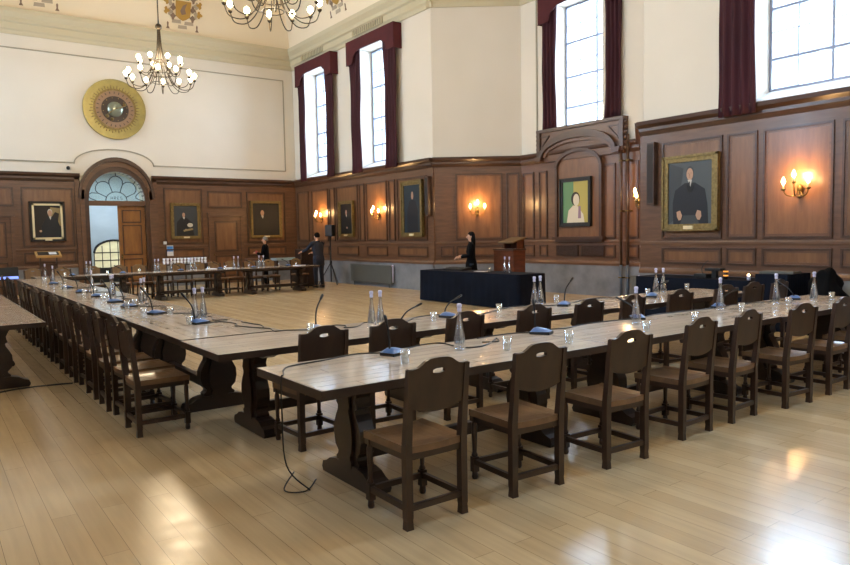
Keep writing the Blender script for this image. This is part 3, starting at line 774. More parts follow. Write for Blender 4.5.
painting(FA, 24.7-21.10, 24.7-20.14, 1.60, 2.80, 'small dark portrait behind the loudspeaker stand', M['gold'], .10, PM['brown'],
         sitter(.5, .72, .08, BODY, PM['dark'], True, [(.55, .2)]))
painting(FA, 24.7-17.28, 24.7-16.20, 1.56, 3.20, 'tall portrait of a figure in a dark blue gown near the bay corner', M['gold'], .13, PM['teal'],
         sitter(.52, .78, .085, [(.18, 0), (.2, .45), (.32, .66), (.5, .7), (.72, .66), (.85, .45), (.85, 0)], PM['navy'], False))
painting(FC, 14.37-12.80, 14.37-11.75, 1.76, 3.01, 'modern green and yellow portrait in the arched panel of the bay', PM['dark'], .10, PM['yellow'],
         [(PM['green'], [(0, 0), (.42, 0), (.42, 1), (0, 1)]), (PM['pale'], [(.15, 0), (.22, .3), (.40, .42), (.58, .40), (.80, .2), (.85, 0)]), (PM['brown'], ell(.50, .58, .17, .17)), (PM['pale'], ell(.53, .55, .12, .15)), (PM['mauve'], [(.6, .1), (.72, .1), (.70, .4), (.62, .4)])], plate_=False)
painting(FD, 8.8-8.26, 8.8-7.09, 1.60, 3.02, 'portrait of a seated gentleman in dark suit, gilt frame, between two sconces', M['gold'], .13, PM['greyblue'],
         [(PM['grey'], [(0, 0), (.2, .1), (.35, .9), (0, 1)]), (PM['dark'], [(.12, 0), (.10, .3), (.9, .3), (.92, 0)])] + sitter(.50, .80, .095, BODY, PM['navy'], True, [], PM['grey']) + [
          (PM['grey'], [(.28, 0), (.36, .14), (.66, .14), (.72, 0)]), (PM['flesh'], [(.20, .20), (.28, .22), (.33, .14), (.30, .07), (.25, .06), (.21, .12)]), (PM['flesh'], [(.64, .14), (.68, .22), (.76, .20), (.77, .12), (.73, .06), (.68, .07)]),
          (PM['shade'], ell(.468, .815, .014, .006)), (PM['shade'], ell(.532, .815, .014, .006)), (PM['shade'], [(.49, .81), (.512, .775), (.488, .775)]), (PM['lip'], ell(.50, .752, .02, .005)), (PM['black'], [(.44, .66), (.49, .50), (.47, .50), (.40, .62)]), (PM['black'], [(.56, .66), (.51, .50), (.53, .50), (.60, .62)]),
          (PM['black'], [(.485, .52), (.515, .52), (.51, .68), (.49, .68)])])

# painted heraldic crests on the vault
M['crestb'] = mat('crest_brown', '7c6656', .8); M['crestg'] = mat('crest_gold', 'a98238', .7); M['crestt'] = mat('crest_green', '3f6e62', .8); M['crestr'] = mat('crest_grey', 'a89a86', .8)
def crest(fr, u, s0, label, W=1.35, Hc=1.3):
    """painted relief following the cove; local coordinates a across, h up"""
    t = thing('painted_crest', label, 'crest', fr.at(u, .2, 8.7), fr.rz)
    def P3(a, h, off):
        d, z = cove(min(.95, (s0+h)/4.0)); return (a, -(d-.2)-off, z-8.7)
    def patch(name, m_, pts, off):
        b = MB().use(m_); n = len(pts); V = [P3(a, h, off+.014) for a, h in pts]+[P3(a, h, off+.006) for a, h in pts]
        cxa = sum(p[0] for p in pts)/n; cha = sum(p[1] for p in pts)/n; V.append(P3(cxa, cha, off+.014)); V.append(P3(cxa, cha, off+.006))
        F = [(i, (i+1) % n, 2*n) for i in range(n)]+[(n+(i+1) % n, n+i, 2*n+1) for i in range(n)]+[(i, n+i, n+(i+1) % n, (i+1) % n) for i in range(n)]
        b.add(V, F, False); return b
    patch('shield', M['crestg'], [(-.24, .46), (-.26, .95), (.26, .95), (.24, .46), (.10, .36), (0, .32), (-.10, .36)], .012).build('shield', t)
    patch('charge', M['crestb'], [(-.10, .62), (-.02, .80), (.12, .88), (.06, .70), (.10, .55), (-.04, .50)], .024).build('charge', t)
    patch('helm', M['crestt'], [(-.18, 1.0), (-.15, 1.24), (.15, 1.24), (.18, 1.0)], .015).build('helm', t)
    for sgn in (-1, 1):
        b = MB()
        for k in range(9):
            a0 = sgn*(.33+.11*(k % 3)); h0 = .42+.10*k+.04*math.sin(k*2.1); r = .085
            q = patch('m', (M['crestb'], M['crestr'], M['crestg'])[k % 3], [(a0+r*math.cos(x)*(1+.45*math.sin(3*x+k)), h0+r*1.2*math.sin(x)*(1+.3*math.cos(4*x))) for x in [2*PI*i/14 for i in range(14)]], .008+.0012*k)
            b.use((M['crestb'], M['crestr'], M['crestg'])[k % 3]); b.add(q.v, q.f, False)
        b.build('mantling', t)
    for (a0, h0) in ((-.22, .22), (.20, .20), (-.02, .06)):
        patch('m', M['crestr'], [(a0-.15, h0), (a0-.13, h0+.11), (a0+.15, h0+.12), (a0+.16, h0+.01)], .008).build('motto_block', t)
    for a0 in (-.5, .48):
        patch('m', M['crestb'], [(a0-.06, .02), (a0-.02, .10), (a0-.03, .20), (a0, .25), (a0+.03, .20), (a0+.02, .10), (a0+.06, .02)], .008).build('finial', t)
    return t
crest(FB, xb(7.72), .12, 'painted coat of arms on the vault right of the farther chandelier')
crest(FB, xb(3.4), .12, 'painted coat of arms at the top left corner of the vault')
crest(FA, 24.7-20.6, .30, 'painted coat of arms on the vault over the window next to the corner')

# small things on the back wall and column loudspeakers
b = MB().use(M['black'], True); b.ball((0, -.06, 0), .06); b.use(M['white']); b.box(-.04, .04, -.03, 0, -.03, .05)
tag(b.build('dome_camera', None, (3.98, YB, 3.94)), 'small dark dome camera on the cream wall left of the arch', 'security camera')
t = thing('notice', 'small blue and white notice on the panelling right of the double door', 'notice', (7.02, YB-.05, 1.05))
MB().use(M['paper']).box(-.11, .11, -.01, 0, 0, .36).build('sheet', t); MB().use(M['blue']).box(-.10, .10, -.013, -.0101, .15, .33).build('print', t)
b = MB().use(M['paper']); b.bbox(-.05, .05, -.05, 0, -.05, .05); tag(b.build('call_point', None, (6.86, YB-.04, 1.50)), 'small pale switch box on the panelling above the notice', 'switch')
def column_speaker(fr, u, z0, z1, label):
    t = thing('column_loudspeaker', label, 'loudspeaker', fr.at(u, .05, z0), fr.rz)
    MB().use(M['trimwood']).bbox(-.085, .085, -.13, 0, 0, z1-z0, .008).build('cabinet', t)
    MB().use(M['grille']).box(-.065, .065, -.135, -.128, .04, z1-z0-.04).build('grille', t)
    return t
column_speaker(FA, 24.7-15.97, 2.14, 3.26, 'slim dark column loudspeaker right of the tall blue gown portrait')
column_speaker(FD, 8.8-8.52, 2.12, 3.34, 'slim dark column loudspeaker left of the seated gentleman portrait')

# radiators
def radiator(fr, u0, u1, z0, z1, label):
    t = thing('radiator', label, 'radiator', fr.at((u0+u1)/2, .09, 0), fr.rz); W = (u1-u0)/2
    MB().use(M['radiator']).bbox(-W, W, -.12, 0, z0, z1, .012).build('panel', t)
    b = MB().use(M['radiator'])
    for i in range(int(W*2/.07)): x = -W+.05+i*.07; b.box(x, x+.03, -.128, -.12, z0+.03, z1-.03)
    b.build('ribs', t)
    b = MB().use(M['radiator'], True)
    for x in (-W+.15, W-.15): b.tube([(x, -.06, 0), (x, -.06, z0)], .02, 6)
    b.build('pipes', t)
    b = MB().use(M['cap'], True); b.tube([(W+.04, -.06, z0+.05), (W+.04, -.06, z1-.05)], .02, 6); b.ball((W+.04, -.06, z1-.02), .035); b.build('valve', t)
radiator(FA, 24.7-20.30, 24.7-17.85, .12, .70, 'long low grey radiator against the stone plinth behind the clear floor')
radiator(FC, 14.37-10.52, 14.37-10.34, .13, .56, 'short dark radiator in the bay corner left of the draped tables')

# ------------------------------------------------------------------ tables
TL, TW, TZ = 2.515, .93, .75
def make_table(label):
    t = thing('refectory_table', label, 'table', (0, 0, 0), 0, 'long oak trestle tables')
    b = MB().use(M['tabletop']); b.bbox(-TL/2+.010, TL/2-.010, -TW/2+.008, TW/2-.008, TZ-.035, TZ, .0015); tt = b.build('tabletop', t)
    b = MB().use(M['tableedge']); 
    for (x0, x1, y0, y1) in ((-TL/2+.003, TL/2-.003, -TW/2-.004, -TW/2+.03), (-TL/2+.003, TL/2-.003, TW/2-.03, TW/2+.004), (-TL/2, -TL/2+.03, -TW/2, TW/2), (TL/2-.03, TL/2, -TW/2, TW/2)):
        b.box(x0, x1, y0, y1, TZ-.055, TZ-.0015)
    b.build('table_edge', tt)
    b = MB().use(M['darkoak']); b.box(-TL/2+.25, TL/2-.25, -.05, .05, TZ-.12, TZ-.035); b.build('underframe', t)
    prof = [(.135, .11), (.150, .15), (.125, .17), (.120, .19), (.160, .23), (.175, .30), (.170, .37), (.140, .43), (.115, .47), (.110, .50), (.135, .52), (.125, .545), (.120, .58), (.145, .63), (.165, .66)]
    for s in (-1, 1):
        x = s*(TL/2-.47)
        b = MB().use(M['darkoak']); outl = [(-r, z) for r, z in prof]+[(r, z) for r, z in prof[::-1]]
        b.prism(outl, x-.055, x+.055, 'x')
        b.prism([(-r*.55, z) for r, z in prof]+[(r*.55, z) for r, z in prof[::-1]], x-.075, x+.075, 'x')
        b.prism([(-.38, .715), (-.38, .68), (-.30, .65), (.30, .65), (.38, .68), (.38, .715)], x-.05, x+.05, 'x')
        lg = b.build('leg', t)
        b = MB().use(M['darkoak']); b.prism([(-.32, 0), (.32, 0), (.335, .03), (.32, .07), (.27, .085), (.22, .115), (.15, .13), (-.15, .13), (-.22, .115), (-.27, .085), (-.32, .07), (-.335, .03)], x-.07, x+.07, 'x')
        b.build('foot', lg)
    b = MB().use(M['darkoak']); b.bbox(-TL/2+.47, TL/2-.47, -.035, .035, .14, .23, .008); b.build('stretcher', t)
    return t
T0 = make_table('oak trestle table at the front left of the nearest row, with a free corner')
T0.location = (1.79+TL/2, 3.48+TW/2, 0)
dup(T0, (1.79+TL*1.5+.005, 3.46+TW/2, 0), 0, 'middle oak table of the nearest row')
dup(T0, (1.79+TL*2.5+.01, 3.44+TW/2, 0), 0, 'oak table at the right end of the nearest row')
for i, n_ in enumerate(('left', 'middle', 'right')):
    dup(T0, (1.77+TL*(i+.5)+.005*i, 5.10+TW/2, 0), 0, n_ + ' oak table of the second row, behind the nearest row' if i else 'corner oak table where the second row meets the left-hand column')
for i in range(5):
    dup(T0, (1.79+TW/2, 6.08+TL*(i+.5)+.005*i, 0), PI/2, ORD[i] + ' oak table from the camera in the column running to the back')
for i, n_ in enumerate(('left', 'middle', 'right')):
    dup(T0, (2.23+TL*(i+.5)+.005*i, 18.90+TW/2, 0), 0, n_ + ' oak table of the far row before the doorway')
dup(T0, (1.07-TW/2, 8.50+TL/2, 0), PI/2, 'cut-off oak table at the left edge, its scrolled foot showing')
dup(T0, (1.07-TW/2, 8.51+TL*1.5, 0), PI/2, 'farther oak table at the left edge, behind the scrolled-foot one')

# ------------------------------------------------------------------ chairs
def make_chair(label, group):
    t = thing('dining_chair', label, 'chair', (0, 0, 0), 0, group)
    # seat: dished board with rounded rear edge
    n = 10; V = []; F = []
    for k in (0, 1):
        for j in range(n+1):
            for i in range(n+1):
                x = -.215+.43*i/n; y = -.205+.425*j/n
                if j == 0: y -= .022*(1-(x/.215)**2)
                wdt = 1-.03*(1-j/n); x *= wdt
                e = min(1, max(abs(x)/.215, abs((y-.01)/.215)))
                z = .463-.020*(1-e**2.2) if k == 0 else .425
                if k == 0 and abs(x) > .19: z += .006
                V.append((x, y, z))
    K = (n+1)*(n+1)
    for j in range(n):
        for i in range(n):
            a = j*(n+1)+i; F.append((a, a+1, a+n+2, a+n+1)); F.append((K+a, K+a+n+1, K+a+n+2, K+a+1))
    ring = [i for i in range(n+1)]+[j*(n+1)+n for j in range(1, n+1)]+[n*(n+1)+i for i in range(n-1, -1, -1)]+[j*(n+1) for j in range(n-1, 0, -1)]
    for q in range(len(ring)): a, c = ring[q], ring[(q+1) % len(ring)]; F.append((a, c, K+c, K+a))
    b = MB().use(M['seat']); b.add(V, F, False); b.build('seat', t)
    # back board with bell crest and hand slot
    xs = [-.205, -.195, -.165, -.14, -.115, -.09, -.065, -.042, -.02, 0, .02, .042, .065, .09, .115, .14, .165, .195, .205]
    def topz(x):
        a = abs(x); return .945-.004*(a/.06)**2 if a < .06 else .941-.046*(1-math.cos(PI*min(1, (a-.06)/.10)))/2 if a < .16 else .895+.004*(a-.16)/.04
    def botz(x):
        a = abs(x); return .640+.030*(a/.165)**2.2 if a < .165 else .672
    V = []; F = []
    for x in xs:
        h = abs(x) <= .0421; c = .0
        zs0 = .862-.006*(1-(x/.042)**2) if h else .868; zs1 = .884 if abs(x) < .03 else .878
        V += [(x, botz(x)), (x, zs0), (x, zs1), (x, topz(x))]
    for i in range(len(xs)-1):
        a = 4*i; c = a+4; mid = (abs(xs[i]) <= .0421 and abs(xs[i+1]) <= .0421)
        F.append((a, c, c+1, a+1)); F.append((a+2, c+2, c+3, a+3))
        if not mid: F.append((a+1, c+1, c+2, a+2))
    b = MB().use(M['chairback']); b.plate(V, F, -.012, .012, 'y')
    for i, (x, y, z) in enumerate(b.v): b.v[i] = (x, y-.198-(z-.45)*.100, z)
    b.build('backrest', t)
    for s in (-1, 1):   # rear leg runs up into the back post
        b = MB().use(M['chairback'])
        sec = [(0, .046), (.05, .040), (.07, .044), (.45, .044), (.60, .040), (.895, .034)]
        V = []; F = []
        for z, w_ in sec:
            yo = -.20-(max(0, z-.45))*.100-(.0 if z > .45 else 0); cx_ = s*(.193)
            V += [(cx_-w_/2, yo-w_/2, z), (cx_+w_/2, yo-w_/2, z), (cx_+w_/2, yo+w_/2, z), (cx_-w_/2, yo+w_/2, z)]
        for i in range(len(sec)-1):
            for k in range(4): F.append((4*i+k, 4*i+(k+1) % 4, 4*i+4+(k+1) % 4, 4*i+4+k))
        F += [(3, 2, 1, 0), tuple(4*(len(sec)-1)+k for k in range(4))]
        b.add(V, F, False); b.build('leg', t)
    for s in (-1, 1):
        b = MB().use(M['chairback']); cx_, cy_ = s*.190, .195
        b.box(cx_-.021, cx_+.021, cy_-.021, cy_+.021, .05, .15)
        b.use(M['chairback'], True); b.lathe([(.018, 0), (.022, .015), (.018, .05)], 8, (cx_, cy_, 0)); b.lathe([(.018, .15), (.022, .16), (.014, .18), (.019, .30), (.020, .36), (.014, .385), (.021, .40)], 8, (cx_, cy_, 0))
        b.use(M['chairback']); b.box(cx_-.021, cx_+.021, cy_-.021, cy_+.021, .39, .43); b.build('leg', t)
    for (x0, x1, y0, y1, z) in ((-.175, .175, -.213, -.187, .10), (-.175, .175, .183, .207, .10), (-.205, -.179, -.18, .18, .10), (.179, .205, -.18, .18, .10)):
        MB().use(M['chairback']).box(x0, x1, y0, y1, z, z+.035).build('stretcher', t)
    b = MB().use(M['chairback'])
    for (x0, x1, y0, y1) in ((-.175, .175, -.21, -.19), (-.175, .175, .185, .205), (-.20, -.18, -.18, .18), (.18, .20, -.18, .18)): b.box(x0, x1, y0, y1, .385, .426)
    b.build('seat_rail', t)
    return t
G1 = 'chairs along the near side of the nearest row'
near = [(2.29, 3.29, 0), (3.08, 3.27, -3), (3.93, 3.25, -3), (4.88, 3.33, 2), (5.60, 3.35, 3), (6.44, 3.29, -4), (7.25, 3.30, 0), (8.05, 3.30, 2)]
C0 = make_chair('dark oak chair nearest the camera, at the left corner of the nearest row', G1)
C0.location = (near[0][0], near[0][1], 0)
nlab = [None] + [ORD[i] + ' chair from the left with its back to the camera, near side of nearest row' for i in range(1, 8)]
for i in range(1, 8): dup(C0, (near[i][0], near[i][1], 0), math.radians(near[i][2]), nlab[i])
row2 = [(2.45, 4.96), (3.10, 4.95), (3.84, 4.95), (4.70, 4.95), (5.48, 4.96), (6.16, 4.95), (7.05, 4.95), (8.00, 4.95), (8.62, 4.95), (9.25, 4.95)]
for i, (x, y) in enumerate(row2):
    dup(C0, (x, y, 0), math.radians((3, -3, 2, -1, 1, 3, -4, -6, -3, 2)[i]), ORD[i] + ' chair from the left between the nearest row and the second row', 'chairs tucked in between the first and second rows')
colY = [6.14, 6.69, 7.24, 7.87, 8.40, 8.95, 9.62, 10.14, 10.70, 11.38, 11.96, 12.56, 13.13, 13.70, 14.50, 15.15, 15.80, 16.50]
for i, y in enumerate(colY):
    dup(C0, (1.585+(.03 if i % 3 == 1 else 0), y, 0), -PI/2+math.radians((0, 3, -2)[i % 3]), ORD[i] + ' chair from the camera along the outer side of the left-hand column' if i else 'chair nearest the camera in the left-hand column, seen side on', 'chairs along the outer side of the left-hand column')
farX = [2.35, 3.0, 3.75, 4.40, 4.94, 5.48, 6.02, 6.56, 7.05, 7.55, 8.15, 8.75, 9.75]
for i, x in enumerate(farX):
    far_ = dup(C0, (x, 20.10+(.12 if i == 12 else .03*(i % 2)), 0), PI+math.radians((4, -3, 2, -5)[i % 4]), ORD[i] + ' chair from the left behind the far row, facing the camera' if i < 12 else 'chair past the right end of the far row by the man in navy', 'chairs behind the far row')
    for q in far_.children:
        if q.name.startswith('backrest'):
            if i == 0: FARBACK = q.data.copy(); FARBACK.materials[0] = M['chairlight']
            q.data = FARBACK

# ------------------------------------------------------------------ glassware, microphones, cables
def make_bottle(label, group):
    t = thing('water_bottle', label, 'bottle', (0, 0, 0), 0, group)
    b = MB().use(M['bottle'], True); b.lathe([(.034, 0), (.042, .006), (.045, .02), (.042, .08), (.032, .15), (.021, .21), (.0145, .25), (.0135, .29), (.015, .30), (.015, .305)], 16); b.build('bottle_body', t)
    b = MB().use(M['water'], True); b.lathe([(.034, .008), (.035, .02), (.032, .08), (.025, .15), (.021, .18)], 14); b.build('water', t)
    b = MB().use(M['cap'], True); b.lathe([(.0155, .29), (.0165, .295), (.0165, .315), (.013, .32), (.019, .325), (.019, .345), (.012, .352)], 12); b.build('cap', t)
    return t
def make_tumbler(label, group):
    t = tag(MB().use(M['tumbler'], True).lathe([(.026, 0), (.029, .004), (.034, .10), (.032, .10), (.027, .010), (.001, .008)], 16).build('drinking_glass', None, normals=False), label, 'glass', group)
    return t
def place(o0, x, y, label, group, z=TZ, rz=0):
    return dup(o0, (x, y, z), rz, label, group)
GB = 'glass water bottles'
B0 = make_bottle('tall water bottle at the left end of the nearest table, by its first glass', GB + ' on the nearest row'); B0.location = (3.25, 4.05, TZ)
for i, (x, y, l) in enumerate(((5.39, 4.08, 'second'), (6.96, 4.18, 'third'), (7.94, 4.08, 'fourth'), (8.50, 3.92, 'fifth'))):
    place(B0, x, y, l + ' water bottle from the left along the nearest row of tables', GB + ' on the nearest row')
for (x, y), l in zip(((3.42, 5.58), (3.52, 5.585), (5.88, 5.90), (6.03, 5.95), (8.20, 5.88), (8.31, 5.84)),
        ('left water bottle of the left pair on the second row of tables', 'right water bottle of the left pair on the second row of tables', 'left water bottle of the middle pair on the second row, before the black-draped table', 'right water bottle of the middle pair on the second row, before the black-draped table', 'left water bottle of the right pair on the second row, before the draped side table', 'right water bottle of the right pair on the second row, before the draped side table')):
    place(B0, x, y, l, GB + ' on the second row')
colb = [(2.34, 7.40), (2.45, 7.47), (2.40, 9.85), (2.49, 10.05), (2.32, 11.3), (2.39, 11.5), (2.42, 13.3), (2.30, 16.8), (2.36, 18.4)]
for i, (x, y) in enumerate(colb): place(B0, x, y, ORD[i] + ' water bottle from the camera on the left-hand column of tables', GB + ' on the left-hand column')
for i, x in enumerate((3.42, 3.52, 5.10, 5.20, 5.52, 6.06, 6.17, 7.30, 7.41, 8.06, 8.18)):
    place(B0, x, 19.35+.04*(i % 2), ORD[i] + ' water bottle from the left on the far row of tables', GB + ' on the far row')
GG = 'clear tumblers'
g0 = make_tumbler('clear tumbler right of the leftmost microphone on the nearest table', GG + ' on the nearest row'); g0.location = (2.62, 3.86, TZ)
for i, (x, y) in enumerate(((4.06, 3.70), (5.00, 3.68), (5.90, 3.80), (6.93, 3.92), (7.83, 3.88), (8.75, 3.83))):
    place(g0, x, y, ORD[i+1] + ' clear tumbler from the left on the nearest row of tables', GG + ' on the nearest row')
place(g0, 3.50, 3.80, 'clear tumbler on the nearest table right of its first bottle', GG + ' on the nearest row')
for i, (x, y) in enumerate(((2.80, 5.62), (4.11, 5.53), (5.10, 5.66), (6.34, 5.98), (7.80, 5.72), (8.90, 5.86))):
    place(g0, x, y, ORD[i] + ' clear tumbler from the left on the second row of tables', GG + ' on the second row')
colg = [(2.17, 7.06), (2.04, 8.30), (2.30, 8.18), (2.10, 9.35), (2.25, 9.6), (2.08, 10.7), (2.2, 11.0), (2.12, 12.3), (2.3, 12.5), (2.1, 14.0), (2.2, 15.2), (2.15, 17.0)]
for i, (x, y) in enumerate(colg): place(g0, x, y, ORD[i] + ' clear tumbler from the camera on the left-hand column of tables', GG + ' on the left-hand column')
for i, x in enumerate((2.9, 3.9, 4.7, 6.5, 7.0, 7.75, 8.6, 9.2)):
    place(g0, x, 19.2+.1*(i % 3), ORD[i] + ' clear tumbler from the left on the far row of tables', GG + ' on the far row')

def make_mic(label, group, neck):
    """base with its gooseneck pointing up: neck = list of points"""
    t = thing('conference_microphone', label, 'microphone', (0, 0, 0), 0, group)
    b = MB().use(M['black']); b.prism([(-.06, 0), (.075, 0), (.075, .018), (-.06, .022)], -.05, .05, 'x'); b.build('base', t)
    b = MB().use(M['micblue']); V = []; F = []
    n, mrow = 8, 8
    for j in range(mrow+1):
        for i in range(n+1):
            u = -1+2*i/n; v = -1+2*j/mrow; V.append((.05*u, .0075+.0675*v, .020+.024*(1-abs(u)**3)*(1-abs(v)**4)*(1+.5*v)))
    for j in range(mrow):
        for i in range(n): a = j*(n+1)+i; F.append((a, a+1, a+n+2, a+n+1))
    b.smooth = True; b.add(V, F); b.build('shell', t)
    b = MB().use(M['black'], True); P = spline(neck, 5); b.tube(P, .006, 6); b.build('gooseneck', t)
    d = (P[-1]-P[-2]).normalized(); b = MB().use(M['black'], True)
    b.tube([P[-1]-d*.01, P[-1]+d*.005, P[-1]+d*.04, P[-1]+d*.05], [.004, .009, .010, .004], 8); b.build('capsule', t)
    t.scale = (1.3, 1.3, 1.2); return t
GM = 'conference microphones'
up_neck = [(0, .05, .03), (0, .055, .09), (.01, .07, .165), (.045, .10, .235)]
low_neck = [(0, .05, .03), (.02, .06, .07), (.06, .05, .12), (.12, .02, .16)]
mA = make_mic('microphone with tall bent neck on the second row, left end', GM, up_neck); mA.location = (2.93, 5.74, TZ); mA.rotation_euler = (0, 0, -.3)
mB = make_mic('microphone with blue body at the left end of the nearest table', GM, [(0, .05, .03), (0, .052, .09), (.005, .055, .16), (.01, .06, .2)]); mB.location = (2.78, 4.22, TZ); mB.rotation_euler = (0, 0, 1.9)
mC = make_mic('microphone with low folded neck on the second row, second from left', GM, low_neck); mC.location = (3.66, 5.44, TZ); mC.rotation_euler = (0, 0, -.4)
dup(mB, (4.30, 4.22, TZ), .5, 'second microphone from the left on the nearest row, neck folded back')
dup(mC, (5.72, 4.32, TZ), 2.4, 'third microphone from the left on the nearest row, behind the bottle')
dup(mC, (7.12, 4.30, TZ), -1.2, 'fourth microphone from the left on the nearest row')
dup(mC, (8.62, 4.20, TZ), 2.0, 'rightmost microphone on the nearest row')
dup(mC, (4.46, 5.72, TZ), .2, 'third microphone from the left on the second row, low blue body')
dup(mA, (6.12, 5.66, TZ), -1.0, 'microphone with tall slanting neck on the second row, right of the middle bottles')
dup(mC, (7.72, 5.60, TZ), -1.0, 'rightmost microphone on the second row')
for i, (x, y, r) in enumerate(((2.30, 7.12, 1.9), (2.22, 8.40, 1.9), (2.18, 9.55, 1.7), (2.20, 10.45, 1.7), (2.22, 11.7, 1.6), (2.2, 12.9, 1.6), (2.2, 14.3, 1.6), (2.2, 15.9, 1.6))):
    dup(mA, (x, y, TZ), r, ORD[i] + ' microphone from the camera on the left-hand column of tables')
for i, x in enumerate((3.1, 4.3, 5.8, 6.9, 7.9, 9.0)):
    dup(mC, (x, 19.45, TZ), PI, ORD[i] + ' microphone from the left on the far row')

def cable(pts, label, z=TZ+.006, r=.005, group='microphone cables'):
    P = [(p[0], p[1], p[2] if len(p) > 2 else z) for p in pts]
    return tag(MB().use(M['cable'], True).tube(spline(P, 7), r, 6).build('microphone_cable'), label, 'cable', group)
cable([(1.94, 4.20, .06), (1.80, 4.05, .012), (1.90, 3.95, .012), (2.05, 4.1, .012)], 'loop of cable on the floor by the nearest trestle foot', r=.005)
cable([(1.93, 3.95, .012), (1.78, 3.96, .20), (1.770, 3.98, .55), (1.772, 3.985, .70), (1.778, 3.99, .757), (1.80, 4.01, .762), (1.95, 4.27), (2.25, 4.33), (2.55, 4.40), (2.72, 4.31), (2.76, 4.28)], 'cable from the leftmost microphone hanging over the table end')
cable([(2.84, 4.22), (3.0, 4.36), (3.2, 4.42), (3.33, 4.38), (3.31, 4.16), (3.36, 4.06), (3.5, 4.06), (3.72, 4.20), (3.82, 4.28), (3.72, 4.14), (3.60, 4.2)], 'cable winding past the first bottle of the nearest table')
cable([(3.70, 4.38), (3.98, 4.40), (4.15, 4.38), (4.26, 4.30)], 'cable left of the folded microphone on the nearest table')
cable([(4.36, 4.22), (4.50, 4.35), (4.68, 4.30), (5.0, 4.37), (5.4, 4.36), (5.7, 4.30)], 'cable between the second and third microphones of the nearest row')
cable([(5.8, 4.3), (6.1, 4.38), (6.6, 4.34), (7.05, 4.3)], 'cable between the third and fourth microphones of the nearest row')
cable([(7.2, 4.3), (7.5, 4.34), (8.0, 4.28), (8.55, 4.2)], 'cable between the fourth and last microphones of the nearest row')
cable([(2.34, 7.05), (2.50, 7.10), (2.56, 6.8), (2.50, 6.66), (2.58, 6.38), (2.66, 6.2), (2.62, 5.99), (2.72, 5.98), (2.88, 5.86), (2.92, 5.80)], 'long cable running from the left-hand column onto the second row')
cable([(2.30, 8.35), (2.48, 8.2), (2.60, 7.9), (2.46, 7.75), (2.58, 7.6), (2.50, 7.3), (2.62, 7.2)], 'tangled cable beside the nearest bottle pair of the column')
cable([(2.66, 6.35), (2.70, 6.5), (2.68, 6.7), (2.66, 6.9), (2.70, 7.0)], 'short loop of cable at the inner corner of the tables')
cable([(2.98, 5.80), (3.1, 5.92), (3.25, 5.98), (3.3, 5.86), (3.22, 5.76), (3.3, 5.72), (3.42, 5.80), (3.55, 5.95), (3.62, 5.90), (3.56, 5.74), (3.66, 5.60)], 'curling cable left of the left bottle pair on the second row')
cable([(3.72, 5.5), (3.95, 5.75), (4.2, 5.95), (4.45, 5.98), (4.5, 5.85), (4.46, 5.76)], 'cable between two microphones left of centre on the second row')
cable([(4.54, 5.72), (4.9, 5.70), (5.4, 5.92), (5.7, 5.98), (6.05, 5.72)], 'cable passing behind the second row tumbler before the black drape')
cable([(6.2, 5.66), (6.45, 5.82), (6.9, 5.98), (7.15, 5.98), (7.3, 5.8), (7.68, 5.62)], 'cable right of the slanting microphone on the second row')
for i, (y0, y1) in enumerate(((8.5, 9.5), (9.65, 10.4), (10.55, 11.6), (11.8, 12.8), (13.0, 14.2))):
    cable([(2.3, y0), (2.5, y0+.2), (2.42, (y0+y1)/2), (2.55, y1-.2), (2.28, y1)], ORD[i+1] + ' stretch of cable along the left-hand column of tables')
cable([(.35, 8.55, .012), (.8, 8.75, .012), (1.2, 8.72, .012), (1.33, 8.68, .012)], 'cable lying across the floor from the table at the left edge', r=.008)

# ------------------------------------------------------------------ draped tables and what stands on them
def draped_table(label, x0, x1, y0, y1, h):
    t = thing('draped_table', label, 'table', ((x0+x1)/2, (y0+y1)/2, 0)); W, D = (x1-x0)/2, (y1-y0)/2
    b = MB().use(M['darkoak'])
    for sx in (-1, 1):
        for sy in (-1, 1): b.box(sx*(W-.08)-.02, sx*(W-.08)+.02, sy*(D-.1)-.02, sy*(D-.1)+.02, 0, h-.03)
    b.box(-W+.02, W-.02, -D+.02, D-.02, h-.035, h-.008); b.build('trestle', t)
    b = MB().use(M['blackcloth'], True); n = 120; V = []; F = []
    per = []; 
    for i in range(n):
        s_ = i/n*4*(W+D)
        if s_ < 2*W: p = (-W+s_, -D, 0, -1)
        elif s_ < 2*W+2*D: p = (W, -D+s_-2*W, 1, 0)
        elif s_ < 4*W+2*D: p = (W-(s_-2*W-2*D), D, 0, 1)
        else: p = (-W, D-(s_-4*W-2*D), -1, 0)
        per.append(p)
    for j, z in enumerate((h, h-.02, h*.6, h*.3, .015)):
        for i, (x, y, nx, ny) in enumerate(per):
            o_ = (.0, .006, .012, .02, .026)[j]+(.010*math.sin(i*1.9)+.006*math.sin(i*.7))*(j/4); V.append((x+nx*o_, y+ny*o_, z))
    for j in range(4):
        for i in range(n): F.append((j*n+i, j*n+(i+1) % n, (j+1)*n+(i+1) % n, (j+1)*n+i))
    b.add(V, F); b.smooth = False; b.add([(-W, -D, h), (W, -D, h), (W, D, h), (-W, D, h)], [(0, 1, 2, 3)], False)
    b.build('table_cloth', t); return t
draped_table('long black-draped table in front of the woman and the lectern', 10.05, 10.83, 10.55, 14.05, .75)
draped_table('black-draped side table against the panelling under the seated gentleman', 10.75, 11.5, 5.97, 8.15, .78)
draped_table('higher black-draped side table at the right under the sconce', 10.75, 11.5, 5.36, 5.86, .90)
place(B0, 10.50, 11.45, 'left water bottle of the pair on the black-draped table before the lectern', GB + ' on the draped table')
place(B0, 10.50, 11.30, 'right water bottle of the pair on the black-draped table before the lectern', GB + ' on the draped table')
t = thing('mixing_desk', 'low black mixing desk lying on the black-draped table', 'mixer', (10.55, 13.2, .75), -PI/2)
